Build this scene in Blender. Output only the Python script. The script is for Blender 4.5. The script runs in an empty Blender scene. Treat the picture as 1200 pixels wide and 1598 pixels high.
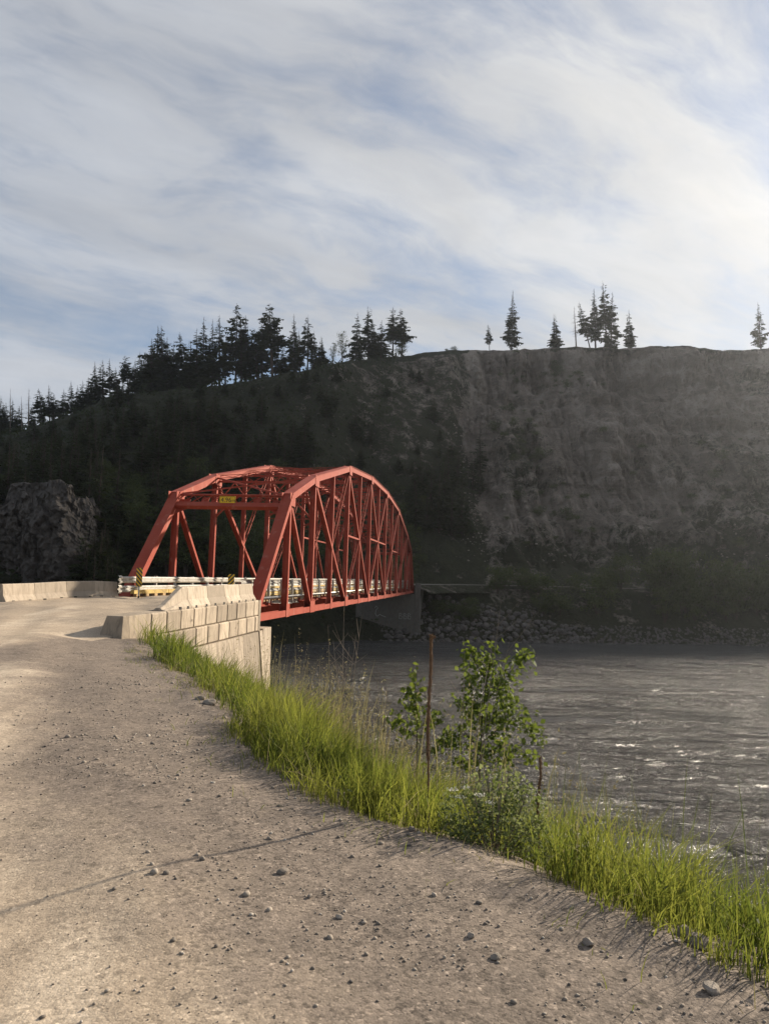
import bpy, math, random
import numpy as np
from mathutils import Vector, Matrix
sc = bpy.context.scene
COL = sc.collection
rnd = random.Random(7)
rng = np.random.default_rng(7)
R = math.radians

# ------------------------------------------------------------------ camera
EYE = 1.65
FPX = 1130.0            # focal length in photo pixels (1200 x 1598)
PITCH, ROLL = 0.0908, 0.0279
cd = bpy.data.cameras.new('camera')
cam = bpy.data.objects.new('camera', cd)
COL.objects.link(cam)
cd.sensor_fit = 'VERTICAL'
cd.sensor_height = 24.0
cd.lens = 24.0 * FPX / 1598.0
cd.clip_start = 0.05
cd.clip_end = 5000
cam.matrix_world = (Matrix.Translation((0, 0, EYE)) @ Matrix.Rotation(R(90) + PITCH, 4, 'X')
                    @ Matrix.Rotation(ROLL, 4, 'Z'))
sc.camera = cam

# ------------------------------------------------------------------ light
SUN_AZ, SUN_EL = R(50), R(23.5)          # azimuth clockwise from +Y
SUNV = Vector((math.sin(SUN_AZ) * math.cos(SUN_EL), math.cos(SUN_AZ) * math.cos(SUN_EL), math.sin(SUN_EL)))
sl = bpy.data.lights.new('sun', 'SUN')
sl.energy = 5.0
sl.angle = R(1.0)
sl.color = (1.0, 0.87, 0.70)
sun = bpy.data.objects.new('sun', sl)
COL.objects.link(sun)
sun.rotation_euler = SUNV.to_track_quat('Z', 'Y').to_euler()
sc.view_settings.view_transform = 'Standard'
sc.view_settings.look = 'None'
sc.view_settings.gamma = 1
sc.view_settings.use_curve_mapping = False
sc.view_settings.exposure = 0.95

world = bpy.data.worlds.new('World')
sc.world = world
world.use_nodes = True


class NT:
    """small node-tree helper"""
    def __init__(s, tree):
        s.t = tree
        s.n = tree.nodes
        s.l = tree.links

    def put(s, sock, v):
        if hasattr(v, 'is_output') or isinstance(v, bpy.types.NodeSocket):
            s.l.new(v, sock)
        elif v is not None:
            if hasattr(sock, 'default_value'):
                try:
                    sock.default_value = v
                except Exception:
                    sock.default_value = (v, v, v) if not hasattr(v, '__len__') else tuple(v) + (1,)

    def node(s, typ, ins=None, **kw):
        n = s.n.new(typ)
        for k, v in kw.items():
            setattr(n, k, v)
        for k, v in (ins or {}).items():
            s.put(n.inputs[k], v)
        return n

    def math(s, op, a, b=None, c=None, clamp=False):
        n = s.node('ShaderNodeMath', operation=op, use_clamp=clamp)
        for i, v in enumerate((a, b, c)):
            if v is not None:
                s.put(n.inputs[i], v)
        return n.outputs[0]

    def vmath(s, op, a, b=None):
        n = s.node('ShaderNodeVectorMath', operation=op)
        s.put(n.inputs[0], a)
        if b is not None:
            s.put(n.inputs[1], b)
        return n.outputs['Value'] if op in ('DOT_PRODUCT', 'LENGTH') else n.outputs[0]

    def noise(s, vec, scale, detail=4, rough=.55, dist=0, out='Fac', lac=2.0):
        n = s.node('ShaderNodeTexNoise', {'Scale': scale, 'Detail': detail, 'Roughness': rough, 'Distortion': dist, 'Lacunarity': lac})
        if vec is not None:
            s.l.new(vec, n.inputs['Vector'])
        return n.outputs[out]

    def voro(s, vec, scale, out='Distance', feature='F1', rand=1):
        n = s.node('ShaderNodeTexVoronoi', {'Scale': scale, 'Randomness': rand}, feature=feature)
        if vec is not None:
            s.l.new(vec, n.inputs['Vector'])
        return n.outputs[out]

    def ramp(s, f, stops):
        n = s.n.new('ShaderNodeValToRGB')
        e = n.color_ramp.elements
        while len(e) < len(stops):
            e.new(.5)
        for i, (p, c) in enumerate(stops):
            e[i].position = p
            e[i].color = (c, c, c, 1) if not hasattr(c, '__len__') else (*c, 1)
        s.l.new(f, n.inputs[0])
        return n.outputs[0]

    def mix(s, f, a, b, mode='MIX'):
        n = s.node('ShaderNodeMix', data_type='RGBA', blend_type=mode)
        s.put(n.inputs[0], f)
        for k, v in ((6, a), (7, b)):
            if isinstance(v, tuple) and len(v) == 3:
                v = (*v, 1)
            s.put(n.inputs[k], v)
        return n.outputs[2]

    def mapping(s, vec, scale=(1, 1, 1), rot=(0, 0, 0), loc=(0, 0, 0)):
        n = s.node('ShaderNodeMapping', {'Scale': scale, 'Rotation': rot, 'Location': loc})
        s.l.new(vec, n.inputs['Vector'])
        return n.outputs[0]

    def bump(s, h, strength=.5, dist=.1, normal=None):
        n = s.node('ShaderNodeBump', {'Height': h, 'Strength': strength, 'Distance': dist})
        if normal is not None:
            s.l.new(normal, n.inputs['Normal'])
        return n.outputs[0]


def build_world():
    w = NT(world.node_tree)
    w.n.clear()
    out = w.node('ShaderNodeOutputWorld')
    bg = w.node('ShaderNodeBackground', {'Strength': 0.06})
    w.l.new(bg.outputs[0], out.inputs[0])
    sky = w.node('ShaderNodeTexSky', sky_type='NISHITA', sun_disc=False, sun_elevation=SUN_EL, sun_rotation=SUN_AZ,
                 air_density=1.0, dust_density=.6, ozone_density=1.5, altitude=500)
    tc = w.node('ShaderNodeTexCoord')
    D = tc.outputs['Generated']
    sep = w.node('ShaderNodeSeparateXYZ')
    w.l.new(D, sep.inputs[0])
    z = w.math('ADD', w.math('MAXIMUM', sep.outputs[2], 0.0), 0.26)
    px = w.math('DIVIDE', sep.outputs[0], z)
    py = w.math('DIVIDE', sep.outputs[1], z)
    comb = w.node('ShaderNodeCombineXYZ', {0: px, 1: py, 2: 0.0})
    P = comb.outputs[0]
    # thin altostratus / cirrus sheet: broad cover + drawn-out fibres
    P1 = w.mapping(P, scale=(0.85, 1.25, 1), rot=(0, 0, R(-38)), loc=(20.3, 9.1, 0))
    warp = w.noise(P1, 0.75, 4, .55, 0, 'Color')
    P2 = w.vmath('ADD', P1, w.vmath('MULTIPLY', w.vmath('SUBTRACT', warp, (.5, .5, .5)), (.62, .52, 0)))
    warp2 = w.noise(P2, 2.6, 4, .6, 0, 'Color')
    P3 = w.vmath('ADD', P2, w.vmath('MULTIPLY', w.vmath('SUBTRACT', warp2, (.5, .5, .5)), (.10, .10, 0)))
    broad = w.noise(P2, 0.85, 4, .5, 0)
    fib = w.noise(w.mapping(P3, scale=(.75, 1.8, 1), rot=(0, 0, R(14))), 1.9, 9, .58, 0)
    fine = w.noise(w.mapping(P3, scale=(.9, 1.7, 1), rot=(0, 0, R(-8))), 5.5, 8, .62, 0)
    cov = w.math('ADD', w.math('ADD', w.math('MULTIPLY', broad, .54), w.math('MULTIPLY', fib, .42)), w.math('MULTIPLY', fine, .20))
    fac = w.ramp(cov, [(0.45, .04), (0.525, .42), (0.595, .86), (0.67, 1.0)])
    dot = w.math('MAXIMUM', w.vmath('DOT_PRODUCT', D, tuple(SUNV)), 0.0)
    g1 = w.math('POWER', dot, 1.6)
    g2 = w.math('POWER', dot, 14.0)
    lum = w.math('ADD', 4.6, w.math('ADD', w.math('MULTIPLY', g1, 2.5), w.math('MULTIPLY', g2, .3)))
    thick = w.ramp(w.noise(w.mapping(P3, loc=(7, 2, 0), scale=(.8, 1.5, 1)), 1.7, 8, .6, .2), [(.28, .80), (.50, .98), (.72, 1.16)])
    lum = w.math('MULTIPLY', lum, thick)
    tint = w.mix(w.math('MINIMUM', g1, 1.0), (.91, .97, 1.08), (1.0, .975, .93))
    cl = w.vmath('MULTIPLY', tint, (1, 1, 1))
    vm = w.node('ShaderNodeVectorMath', operation='SCALE')
    w.l.new(cl, vm.inputs[0])
    w.l.new(lum, vm.inputs['Scale'])
    col = w.mix(fac, sky.outputs[0], vm.outputs[0])
    w.l.new(col, bg.inputs['Color'])


build_world()


# ------------------------------------------------------------------ helpers
def ray(px, py):
    a, b = px - 600, py - 799
    c, s = math.cos(ROLL), math.sin(ROLL)
    u, v = a * c + b * s, -a * s + b * c
    X, Y, Z = u / FPX, 1.0, -v / FPX
    c, s = math.cos(PITCH), math.sin(PITCH)
    return Vector((X, Y * c - Z * s, Y * s + Z * c))


def atY(px, py, Y):
    r = ray(px, py)
    return r * (Y / r.y) + Vector((0, 0, EYE))


def atZ(px, py, z):
    r = ray(px, py)
    return r * ((z - EYE) / r.z) + Vector((0, 0, EYE))


def _hash(ix, iy, seed):
    h = (ix.astype(np.int64) * 374761393 + iy.astype(np.int64) * 668265263 + seed * 974711) & 0x7fffffff
    h = (h ^ (h >> 13)) * 1274126177 & 0x7fffffff
    h = h ^ (h >> 16)
    return (h & 0xffff) / 65535.0


def vnoise(x, y, seed=0):
    x = np.asarray(x, float); y = np.asarray(y, float)
    ix, iy = np.floor(x), np.floor(y)
    fx, fy = x - ix, y - iy
    fx = fx * fx * fx * (fx * (fx * 6 - 15) + 10)
    fy = fy * fy * fy * (fy * (fy * 6 - 15) + 10)
    a = _hash(ix, iy, seed); b = _hash(ix + 1, iy, seed); c = _hash(ix, iy + 1, seed); d = _hash(ix + 1, iy + 1, seed)
    return (a + (b - a) * fx) * (1 - fy) + (c + (d - c) * fx) * fy - .5


def fbm(x, y, seed=0, octv=5, gain=.5, lac=2.03):
    t = 0; a = 1.0
    for i in range(octv):
        t = t + a * vnoise(np.asarray(x) * lac ** i + 17.3 * i, np.asarray(y) * lac ** i - 9.1 * i, seed + i)
        a *= gain
    return t


def ridged(x, y, seed=0, octv=4):
    t = 0; a = 1.0
    for i in range(octv):
        t = t + a * (1 - 2 * np.abs(vnoise(x * 2.1 ** i, y * 2.1 ** i, seed + i)) * 2)
        a *= .5
    return t


def sstep(a, b, x):
    t = np.clip((x - a) / (b - a), 0, 1)
    return t * t * (3 - 2 * t)


def mesh_np(name, verts, faces, mat, smooth=False):
    """faces: (n,3) or (n,4) int array"""
    verts = np.asarray(verts, np.float32); faces = np.asarray(faces, np.int32)
    me = bpy.data.meshes.new(name)
    n, k = faces.shape
    me.vertices.add(len(verts)); me.vertices.foreach_set('co', verts.ravel())
    me.loops.add(n * k); me.loops.foreach_set('vertex_index', faces.ravel())
    me.polygons.add(n)
    me.polygons.foreach_set('loop_start', np.arange(0, n * k, k, dtype=np.int32))
    me.polygons.foreach_set('loop_total', np.full(n, k, np.int32))
    if smooth:
        me.polygons.foreach_set('use_smooth', np.ones(n, bool))
    me.update(calc_edges=True)
    if mat:
        me.materials.append(mat)
    return me


def link(name, me, parent=None):
    o = bpy.data.objects.new(name, me)
    COL.objects.link(o)
    if parent:
        o.parent = parent
    return o


def empty(name, loc=(0, 0, 0), rz=0.0):
    o = bpy.data.objects.new(name, None)
    o.empty_display_size = .3
    COL.objects.link(o)
    o.location = loc
    o.rotation_euler = (0, 0, rz)
    return o


def tag(o, label=None, cat=None, group=None, kind=None):
    if label: o['label'] = label
    if cat: o['category'] = cat
    if group: o['group'] = group
    if kind: o['kind'] = kind
    return o


class MB:
    """collects simple shapes into one mesh"""
    def __init__(s):
        s.v = []; s.f = []

    def add(s, vs, fs):
        b = len(s.v)
        s.v += [tuple(v) for v in vs]
        s.f += [tuple(i + b for i in f) for f in fs]
        return s

    def obox(s, c, ax, ay, az):
        """oriented box, half-axis vectors"""
        c = Vector(c); ax = Vector(ax); ay = Vector(ay); az = Vector(az)
        vs = [c + ax * i + ay * j + az * k for k in (-1, 1) for j in (-1, 1) for i in (-1, 1)]
        return s.add(vs, [(0, 2, 3, 1), (4, 5, 7, 6), (0, 1, 5, 4), (2, 6, 7, 3), (0, 4, 6, 2), (1, 3, 7, 5)])

    def box(s, x0, x1, y0, y1, z0, z1):
        return s.obox(((x0 + x1) / 2, (y0 + y1) / 2, (z0 + z1) / 2), ((x1 - x0) / 2, 0, 0), (0, (y1 - y0) / 2, 0), (0, 0, (z1 - z0) / 2))

    def beam(s, p0, p1, wb, wc, b, off_b=0.0, off_c=0.0):
        """box from p0 to p1; wb wide along b, wc along a x b"""
        p0 = Vector(p0); p1 = Vector(p1)
        a = (p1 - p0)
        L = a.length
        a = a / L
        b = Vector(b); b = (b - a * b.dot(a)).normalized()
        c = a.cross(b)
        m = (p0 + p1) / 2 + b * off_b + c * off_c
        return s.obox(m, a * (L / 2), b * (wb / 2), c * (wc / 2))

    def hsec(s, p0, p1, depth, fl, b, t=.03):
        """H section: flanges face +-b, `depth` apart, each fl wide"""
        s.beam(p0, p1, t, fl, b, off_b=depth / 2 - t / 2)
        s.beam(p0, p1, t, fl, b, off_b=-depth / 2 + t / 2)
        s.beam(p0, p1, depth - 2 * t, t * .8, b)
        return s

    def laced(s, p0, p1, depth, leg, b, pitch=.45, t=.02):
        """two angles/flats joined by zigzag lacing lying in the plane of (a, b)"""
        p0 = Vector(p0); p1 = Vector(p1)
        a = (p1 - p0); L = a.length; a /= L
        bb = Vector(b); bb = (bb - a * bb.dot(a)).normalized()
        s.beam(p0, p1, leg * .6, leg, b, off_b=depth / 2 - leg * .3)
        s.beam(p0, p1, leg * .6, leg, b, off_b=-depth / 2 + leg * .3)
        n = max(2, int(L / pitch))
        for i in range(n):
            q0 = p0 + a * (L * i / n) + bb * (depth / 2 - leg * .6) * (1 if i % 2 else -1)
            q1 = p0 + a * (L * (i + 1) / n) + bb * (depth / 2 - leg * .6) * (-1 if i % 2 else 1)
            s.beam(q0, q1, t * 2.2, t, bb)
        return s

    def tube(s, pts, rad, n=6, cap=True):
        pts = [Vector(p) for p in pts]
        m = len(pts)
        rad = [rad] * m if not hasattr(rad, '__len__') else rad
        vs = []
        for i, p in enumerate(pts):
            t = (pts[min(i + 1, m - 1)] - pts[max(i - 1, 0)])
            t = t.normalized() if t.length > 1e-9 else Vector((0, 0, 1))
            u = t.cross(Vector((0, 0, 1)) if abs(t.z) < .9 else Vector((1, 0, 0))).normalized()
            w = t.cross(u)
            for k in range(n):
                an = 2 * math.pi * k / n
                vs.append(p + (u * math.cos(an) + w * math.sin(an)) * rad[i])
        fs = [(i * n + k, i * n + (k + 1) % n, (i + 1) * n + (k + 1) % n, (i + 1) * n + k) for i in range(m - 1) for k in range(n)]
        if cap:
            fs.append(tuple(reversed(range(n))))
            fs.append(tuple(range((m - 1) * n, m * n)))
        return s.add(vs, fs)

    def prism(s, poly, origin, ex, ey, ez, length):
        """2D poly (u,v) -> ex,ey plane, extruded along ez"""
        o = Vector(origin); ex = Vector(ex); ey = Vector(ey); ez = Vector(ez)
        n = len(poly)
        vs = [o + ex * u + ey * v for u, v in poly] + [o + ex * u + ey * v + ez * length for u, v in poly]
        fs = [(i, (i + 1) % n, n + (i + 1) % n, n + i) for i in range(n)]
        fs += [tuple(reversed(range(n))), tuple(range(n, 2 * n))]
        return s.add(vs, fs)

    def mesh(s, name, mat, smooth=False):
        me = bpy.data.meshes.new(name)
        me.from_pydata(s.v, [], s.f)
        if mat:
            me.materials.append(mat)
        if smooth:
            me.polygons.foreach_set('use_smooth', [True] * len(me.polygons))
        me.update()
        return me

    def build(s, name, mat, parent=None, smooth=False, bevel=0.0):
        me = s.mesh(name, mat, smooth)
        if bevel:
            import bmesh
            bm = bmesh.new(); bm.from_mesh(me)
            bmesh.ops.recalc_face_normals(bm, faces=bm.faces)
            bmesh.ops.bevel(bm, geom=bm.edges, offset=bevel, segments=2, affect='EDGES', profile=.6)
            bm.to_mesh(me); bm.free()
        else:
            import bmesh
            bm = bmesh.new(); bm.from_mesh(me)
            bmesh.ops.recalc_face_normals(bm, faces=bm.faces)
            bm.to_mesh(me); bm.free()
        return link(name, me, parent)


def copy_tree(o, parent=None):
    c = o.copy()
    COL.objects.link(c)
    c.parent = parent
    for ch in o.children:
        copy_tree(ch, c)
    return c


# ------------------------------------------------------------------ materials
MATS = {}


def material(name):
    m = bpy.data.materials.new(name)
    m.use_nodes = True
    t = NT(m.node_tree)
    bsdf = m.node_tree.nodes['Principled BSDF']
    MATS[name] = m
    return m, t, bsdf


def pos(t):
    return t.node('ShaderNodeNewGeometry').outputs['Position']


def mk_gravel():
    m, t, b = material('gravel')
    P = pos(t)
    att = t.node('ShaderNodeAttribute', attribute_name='shoulder')
    sh = att.outputs['Fac']
    n1 = t.noise(P, .55, 5, .6, .3)
    n2 = t.noise(P, 3.2, 6, .65, .2)
    n3 = t.noise(P, 22, 6, .7)
    trk = t.node('ShaderNodeAttribute', attribute_name='track').outputs['Fac']   # packed wheel tracks
    light = t.mix(t.ramp(n1, [(.35, 0), (.65, 1)]), (.405, .325, .242), (.335, .274, .208))
    light = t.mix(t.math('MULTIPLY', trk, .8), light, (.58, .485, .375))
    dark = t.mix(t.ramp(n2, [(.35, 0), (.7, 1)]), (.170, .139, .114), (.245, .199, .160))
    f = t.math('ADD', t.math('MULTIPLY', sh, 1.15), t.math('MULTIPLY', t.math('SUBTRACT', n2, .5), .9))
    f = t.math('ADD', f, t.math('MULTIPLY', t.math('SUBTRACT', n1, .5), .8))
    col = t.mix(t.ramp(f, [(.2, 0), (.8, 1)]), light, dark)
    # stone speckle at two sizes
    v1 = t.voro(P, 75, 'Color')
    g1 = t.node('ShaderNodeSeparateColor'); t.l.new(v1, g1.inputs[0])
    sp = t.ramp(g1.outputs[0], [(0, .50), (.25, .84), (.72, 1.0), (.94, 1.16), (1, 1.6)])
    v2 = t.voro(P, 28, 'Color')
    g2 = t.node('ShaderNodeSeparateColor'); t.l.new(v2, g2.inputs[0])
    sp2 = t.ramp(g2.outputs[0], [(0, .58), (.14, .92), (.8, 1.0), (.97, 1.06), (1, 1.4)])
    d2 = t.voro(P, 28)
    spk = t.math('MULTIPLY', sp, sp2)
    grain = t.ramp(n3, [(.3, .80), (.7, 1.16)])
    mul = t.math('MULTIPLY', spk, grain)
    mul = t.math('ADD', 1.0, t.math('MULTIPLY', t.math('SUBTRACT', mul, 1.0), t.math('ADD', .62, t.math('MULTIPLY', sh, .5))))
    sc_ = t.node('ShaderNodeVectorMath', operation='SCALE')
    t.l.new(col, sc_.inputs[0]); t.l.new(mul, sc_.inputs['Scale'])
    t.l.new(sc_.outputs[0], b.inputs['Base Color'])
    b.inputs['Roughness'].default_value = .93
    b.inputs['Specular IOR Level'].default_value = .2
    d1 = t.voro(P, 75)
    h = t.math('ADD', t.math('MULTIPLY', n3, .45), t.math('MULTIPLY', t.math('SUBTRACT', 1.0, d1), t.math('MULTIPLY', g1.outputs[1], .45)))
    h = t.math('ADD', h, t.math('MULTIPLY', t.noise(P, 90, 4, .7), .5))
    h = t.math('ADD', h, t.math('MULTIPLY', n2, 1.2))
    t.l.new(t.bump(h, .42, .015), b.inputs['Normal'])
    return m


def mk_simple(name, col, rough=.8, var=.25, scale=6, bump=.0, bscale=30, metal=0.0, spec=.3, bd=.02, stain=None, obj=False):
    """base colour with noise variation, optional bump and stains"""
    m, t, b = material(name)
    P = pos(t) if not obj else t.node('ShaderNodeTexCoord').outputs['Object']
    n = t.noise(P, scale, 5, .6, .2)
    k = t.ramp(n, [(.25, 1 - var), (.75, 1 + var)])
    oi = t.node('ShaderNodeObjectInfo').outputs['Random']
    k = t.math('MULTIPLY', k, t.math('ADD', 1 - var * .3, t.math('MULTIPLY', oi, var * .6)))
    s = t.node('ShaderNodeVectorMath', operation='SCALE', ins={0: tuple(col)})
    t.l.new(k, s.inputs['Scale'])
    c = s.outputs[0]
    if stain:
        sn = t.noise(t.mapping(P, scale=stain[2]), stain[1], 6, .65, .6)
        c = t.mix(t.ramp(sn, [(.50, 0), (.68, stain[3])]), c, tuple(stain[0]))
    t.l.new(c, b.inputs['Base Color'])
    b.inputs['Roughness'].default_value = rough
    b.inputs['Metallic'].default_value = metal
    b.inputs['Specular IOR Level'].default_value = spec
    if bump:
        hb = t.noise(P, bscale, 6, .65)
        t.l.new(t.bump(hb, bump, bd), b.inputs['Normal'])
    return m


def mk_leaf(name, col, col2, trans=.5, scale=4, rough=.5):
    m, t, b = material(name)
    P = pos(t)
    n = t.noise(P, scale, 4, .6)
    att = t.node('ShaderNodeAttribute', attribute_name='tint').outputs['Fac']
    f = t.math('ADD', t.math('MULTIPLY', t.math('SUBTRACT', n, .5), 1.2), att)
    c = t.mix(t.math('MAXIMUM', t.math('MINIMUM', f, 1.0), 0.0), tuple(col), tuple(col2))
    t.l.new(c, b.inputs['Base Color'])
    b.inputs['Roughness'].default_value = rough
    b.inputs['Specular IOR Level'].default_value = .12
    tr = t.node('ShaderNodeBsdfTranslucent')
    cc = t.mix(.30, c, (.26, .31, .04), 'MIX')
    t.l.new(cc, tr.inputs['Color'])
    mx = t.node('ShaderNodeMixShader', {0: trans})
    t.l.new(b.outputs[0], mx.inputs[1]); t.l.new(tr.outputs[0], mx.inputs[2])
    t.l.new(mx.outputs[0], m.node_tree.nodes['Material Output'].inputs[0])
    return m


def mk_hill():
    m, t, b = material('hillside')
    P = pos(t)
    att = t.node('ShaderNodeAttribute', attribute_name='green').outputs['Fac']
    att2 = t.node('ShaderNodeAttribute', attribute_name='talus').outputs['Fac']
    n1 = t.noise(P, .035, 5, .6, .5)
    n2 = t.noise(P, .25, 6, .65, .3)
    n3 = t.noise(P, 1.6, 6, .7)
    sep = t.node('ShaderNodeSeparateXYZ'); t.l.new(P, sep.inputs[0])
    wob = t.math('ADD', sep.outputs[2], t.math('MULTIPLY', t.math('SUBTRACT', n1, .5), 9))
    cz = t.node('ShaderNodeCombineXYZ', {0: t.math('MULTIPLY', sep.outputs[0], .012), 1: 0.0, 2: wob})
    strata = t.noise(cz.outputs[0], .42, 4, .7)
    earth = t.mix(t.ramp(strata, [(.38, 0), (.62, 1)]), (.180, .147, .121), (.37, .312, .262))
    earth = t.mix(t.ramp(n2, [(.35, 0), (.7, .6)]), earth, (.26, .215, .175))
    run = t.noise(t.mapping(P, scale=(.45, .10, .035)), 1.0, 6, .68, .6)
    earth = t.mix(t.ramp(run, [(.42, 0), (.60, .75)]), earth, (.150, .125, .104))
    pal = t.noise(t.mapping(P, scale=(.10, .1, .07), loc=(3, 0, 5)), 1.0, 7, .7, .8)
    earth = t.mix(t.ramp(pal, [(.52, 0), (.62, .7)]), earth, (.42, .362, .308))
    earth = t.mix(t.ramp(n3, [(.50, 0), (.66, .55)]), earth, (.130, .108, .090))
    stone = t.mix(t.ramp(n3, [(.4, 0), (.62, 1)]), (.30, .258, .216), (.46, .40, .34))
    earth = t.mix(att2, earth, stone)
    green = t.mix(t.ramp(n2, [(.3, 0), (.7, 1)]), (.028, .031, .018), (.056, .058, .034))
    gf = t.math('ADD', att, t.math('MULTIPLY', t.math('SUBTRACT', n2, .5), 1.5))
    gf = t.math('ADD', gf, t.math('MULTIPLY', t.math('SUBTRACT', n3, .5), .7))
    col = t.mix(t.ramp(gf, [(.38, 0), (.64, 1)]), earth, green)
    t.l.new(col, b.inputs['Base Color'])
    b.inputs['Roughness'].default_value = .95
    b.inputs['Specular IOR Level'].default_value = .1
    h = t.math('ADD', t.math('MULTIPLY', n2, 2.0), t.math('MULTIPLY', n3, .7))
    h = t.math('ADD', h, t.math('MULTIPLY', strata, 1.0))
    h = t.math('ADD', h, t.math('MULTIPLY', run, 1.5))
    t.l.new(t.bump(h, .9, 2.0), b.inputs['Normal'])
    return m


def mk_water():
    m, t, b = material('river_water')
    P = pos(t)
    silt = t.noise(t.mapping(P, scale=(.04, .10, 1)), 1.0, 5, .6, .8)
    c = t.mix(t.ramp(silt, [(.35, 0), (.7, 1)]), (.066, .065, .063), (.098, .095, .090))
    t.l.new(c, b.inputs['Base Color'])
    b.inputs['Roughness'].default_value = .19
    b.inputs['IOR'].default_value = 1.333
    Pm = t.mapping(P, scale=(.42, 1.15, 1), rot=(0, 0, R(6)))
    n1 = t.noise(Pm, .75, 5, .6, 1.4)
    n2 = t.noise(t.mapping(P, scale=(.6, 1.2, 1), rot=(0, 0, R(-10))), 2.6, 6, .64, 1.0)
    n3 = t.noise(P, 9, 4, .6, .5)
    h = t.math('ADD', t.math('ADD', t.math('MULTIPLY', n1, 1.5), t.math('MULTIPLY', n2, .62)), t.math('MULTIPLY', n3, .10))
    # boils and smooth slicks break the chop up
    mod = t.ramp(t.noise(t.mapping(P, scale=(.045, .17, 1), rot=(0, 0, R(4))), 1.0, 6, .65, 1.6), [(.40, .20), (.52, 1.0)])
    h = t.math('MULTIPLY', h, mod)
    t.l.new(t.bump(h, 1.0, .75), b.inputs['Normal'])
    return m


def mk_paint():
    m, t, b = material('red_bridge_paint')
    P = pos(t)
    n = t.noise(P, .8, 5, .6, .3)
    n2 = t.noise(P, 5.0, 6, .7, .4)
    c = t.mix(t.ramp(n, [(.3, 0), (.7, 1)]), (.255, .036, .018), (.310, .064, .038))
    c = t.mix(t.ramp(n2, [(.57, 0), (.72, .65)]), c, (.15, .055, .035))
    n3 = t.noise(t.mapping(P, scale=(1, 1, .35)), 2.3, 4, .6)
    c = t.mix(t.ramp(n3, [(.58, 0), (.70, .55)]), c, (.36, .16, .12))
    t.l.new(c, b.inputs['Base Color'])
    b.inputs['Roughness'].default_value = .6
    b.inputs['Specular IOR Level'].default_value = .18
    t.l.new(t.bump(n2, .12, .02), b.inputs['Normal'])
    return m


def mk_concrete(name, col, stain=(.12, .10, .08), var=.18):
    m, t, b = material(name)
    P = pos(t)
    oi = t.node('ShaderNodeObjectInfo').outputs['Random']
    n = t.noise(P, 2.2, 6, .65, .3)
    n2 = t.noise(t.mapping(P, scale=(3.5, 3.5, .5)), 2.0, 6, .7, .5)     # run-off streaks
    n3 = t.noise(P, 45, 5, .7)
    k = t.math('MULTIPLY', t.ramp(n, [(.25, 1 - var), (.75, 1 + var)]), t.math('ADD', .60, t.math('MULTIPLY', oi, .55)))
    s = t.node('ShaderNodeVectorMath', operation='SCALE', ins={0: tuple(col)})
    t.l.new(k, s.inputs['Scale'])
    c = t.mix(t.ramp(n2, [(.46, 0), (.66, .85)]), s.outputs[0], tuple(stain))
    t.l.new(c, b.inputs['Base Color'])
    b.inputs['Roughness'].default_value = .9
    b.inputs['Specular IOR Level'].default_value = .2
    h = t.math('ADD', n3, t.math('MULTIPLY', n, 2))
    t.l.new(t.bump(h, .35, .02), b.inputs['Normal'])
    return m


def mk_rock():
    m, t, b = material('dark_rock')
    P = pos(t)
    n = t.noise(P, .35, 6, .65, .6)
    v = t.voro(t.mapping(P, scale=(1, 1, .7)), .9, 'Distance')
    n3 = t.noise(P, 3.2, 6, .7)
    c = t.mix(t.ramp(n, [(.3, 0), (.7, 1)]), (.055, .047, .041), (.105, .090, .076))
    c = t.mix(t.ramp(n3, [(.55, 0), (.75, .5)]), c, (.15, .132, .114))
    t.l.new(c, b.inputs['Base Color'])
    b.inputs['Roughness'].default_value = .93
    h = t.math('ADD', t.math('MULTIPLY', v, 1.4), n3)
    t.l.new(t.bump(h, .8, .35), b.inputs['Normal'])
    return m


def mk_hazard():
    m, t, b = material('hazard_stripes')
    tc = t.node('ShaderNodeTexCoord').outputs['Object']
    sep = t.node('ShaderNodeSeparateXYZ'); t.l.new(tc, sep.inputs[0])
    d = t.math('ADD', sep.outputs[2], t.math('MULTIPLY', sep.outputs[0], 1.0))
    fr = t.math('FRACT', t.math('MULTIPLY', d, 5.2))
    c = t.mix(t.math('GREATER_THAN', fr, .5), (.62, .36, .008), (.012, .012, .012))
    t.l.new(c, b.inputs['Base Color'])
    b.inputs['Roughness'].default_value = .45
    return m


M_GRAVEL = mk_gravel()
M_HILL = mk_hill()
M_WATER = mk_water()
M_RED = mk_paint()
M_CONC = mk_concrete('weathered_concrete', (.43, .355, .27), (.165, .135, .105))
M_CONC2 = mk_concrete('barrier_concrete', (.44, .37, .29), (.24, .20, .155), .12)
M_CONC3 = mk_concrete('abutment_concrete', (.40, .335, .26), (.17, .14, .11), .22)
M_CONC4 = mk_concrete('shaded_abutment_concrete', (.17, .155, .135), (.13, .11, .09), .25)  # darker copy of the abutment concrete, far-end shade put into its colour
M_ROCK = mk_rock()
M_GALV = mk_simple('galvanised_steel', (.44, .43, .40), .42, .18, 3.0, .1, 20, .55, .5, stain=((.22, .14, .08), 3.0, (1, 1, .4), .5))
M_WOOD = mk_simple('weathered_timber', (.36, .25, .13), .85, .3, 3.0, .3, 25, stain=((.10, .075, .05), 2.0, (1, 1, 3), .6))
M_YTIM = mk_simple('yellow_curb_timber', (.42, .30, .10), .75, .3, 2.0, .3, 25, stain=((.16, .11, .06), 2.0, (1, 1, 3), .7))
M_YEL = mk_simple('sign_yellow', (.66, .42, .012), .4, .06, 4)
M_BLK = mk_simple('sign_black', (.012, .012, .012), .5, .1, 4)
M_DARK = mk_simple('rubber_and_slot_shade', (.02, .018, .016), .8, .2, 4)  # also paints the shade in the barrier slots
M_HAZ = mk_hazard()
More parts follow.
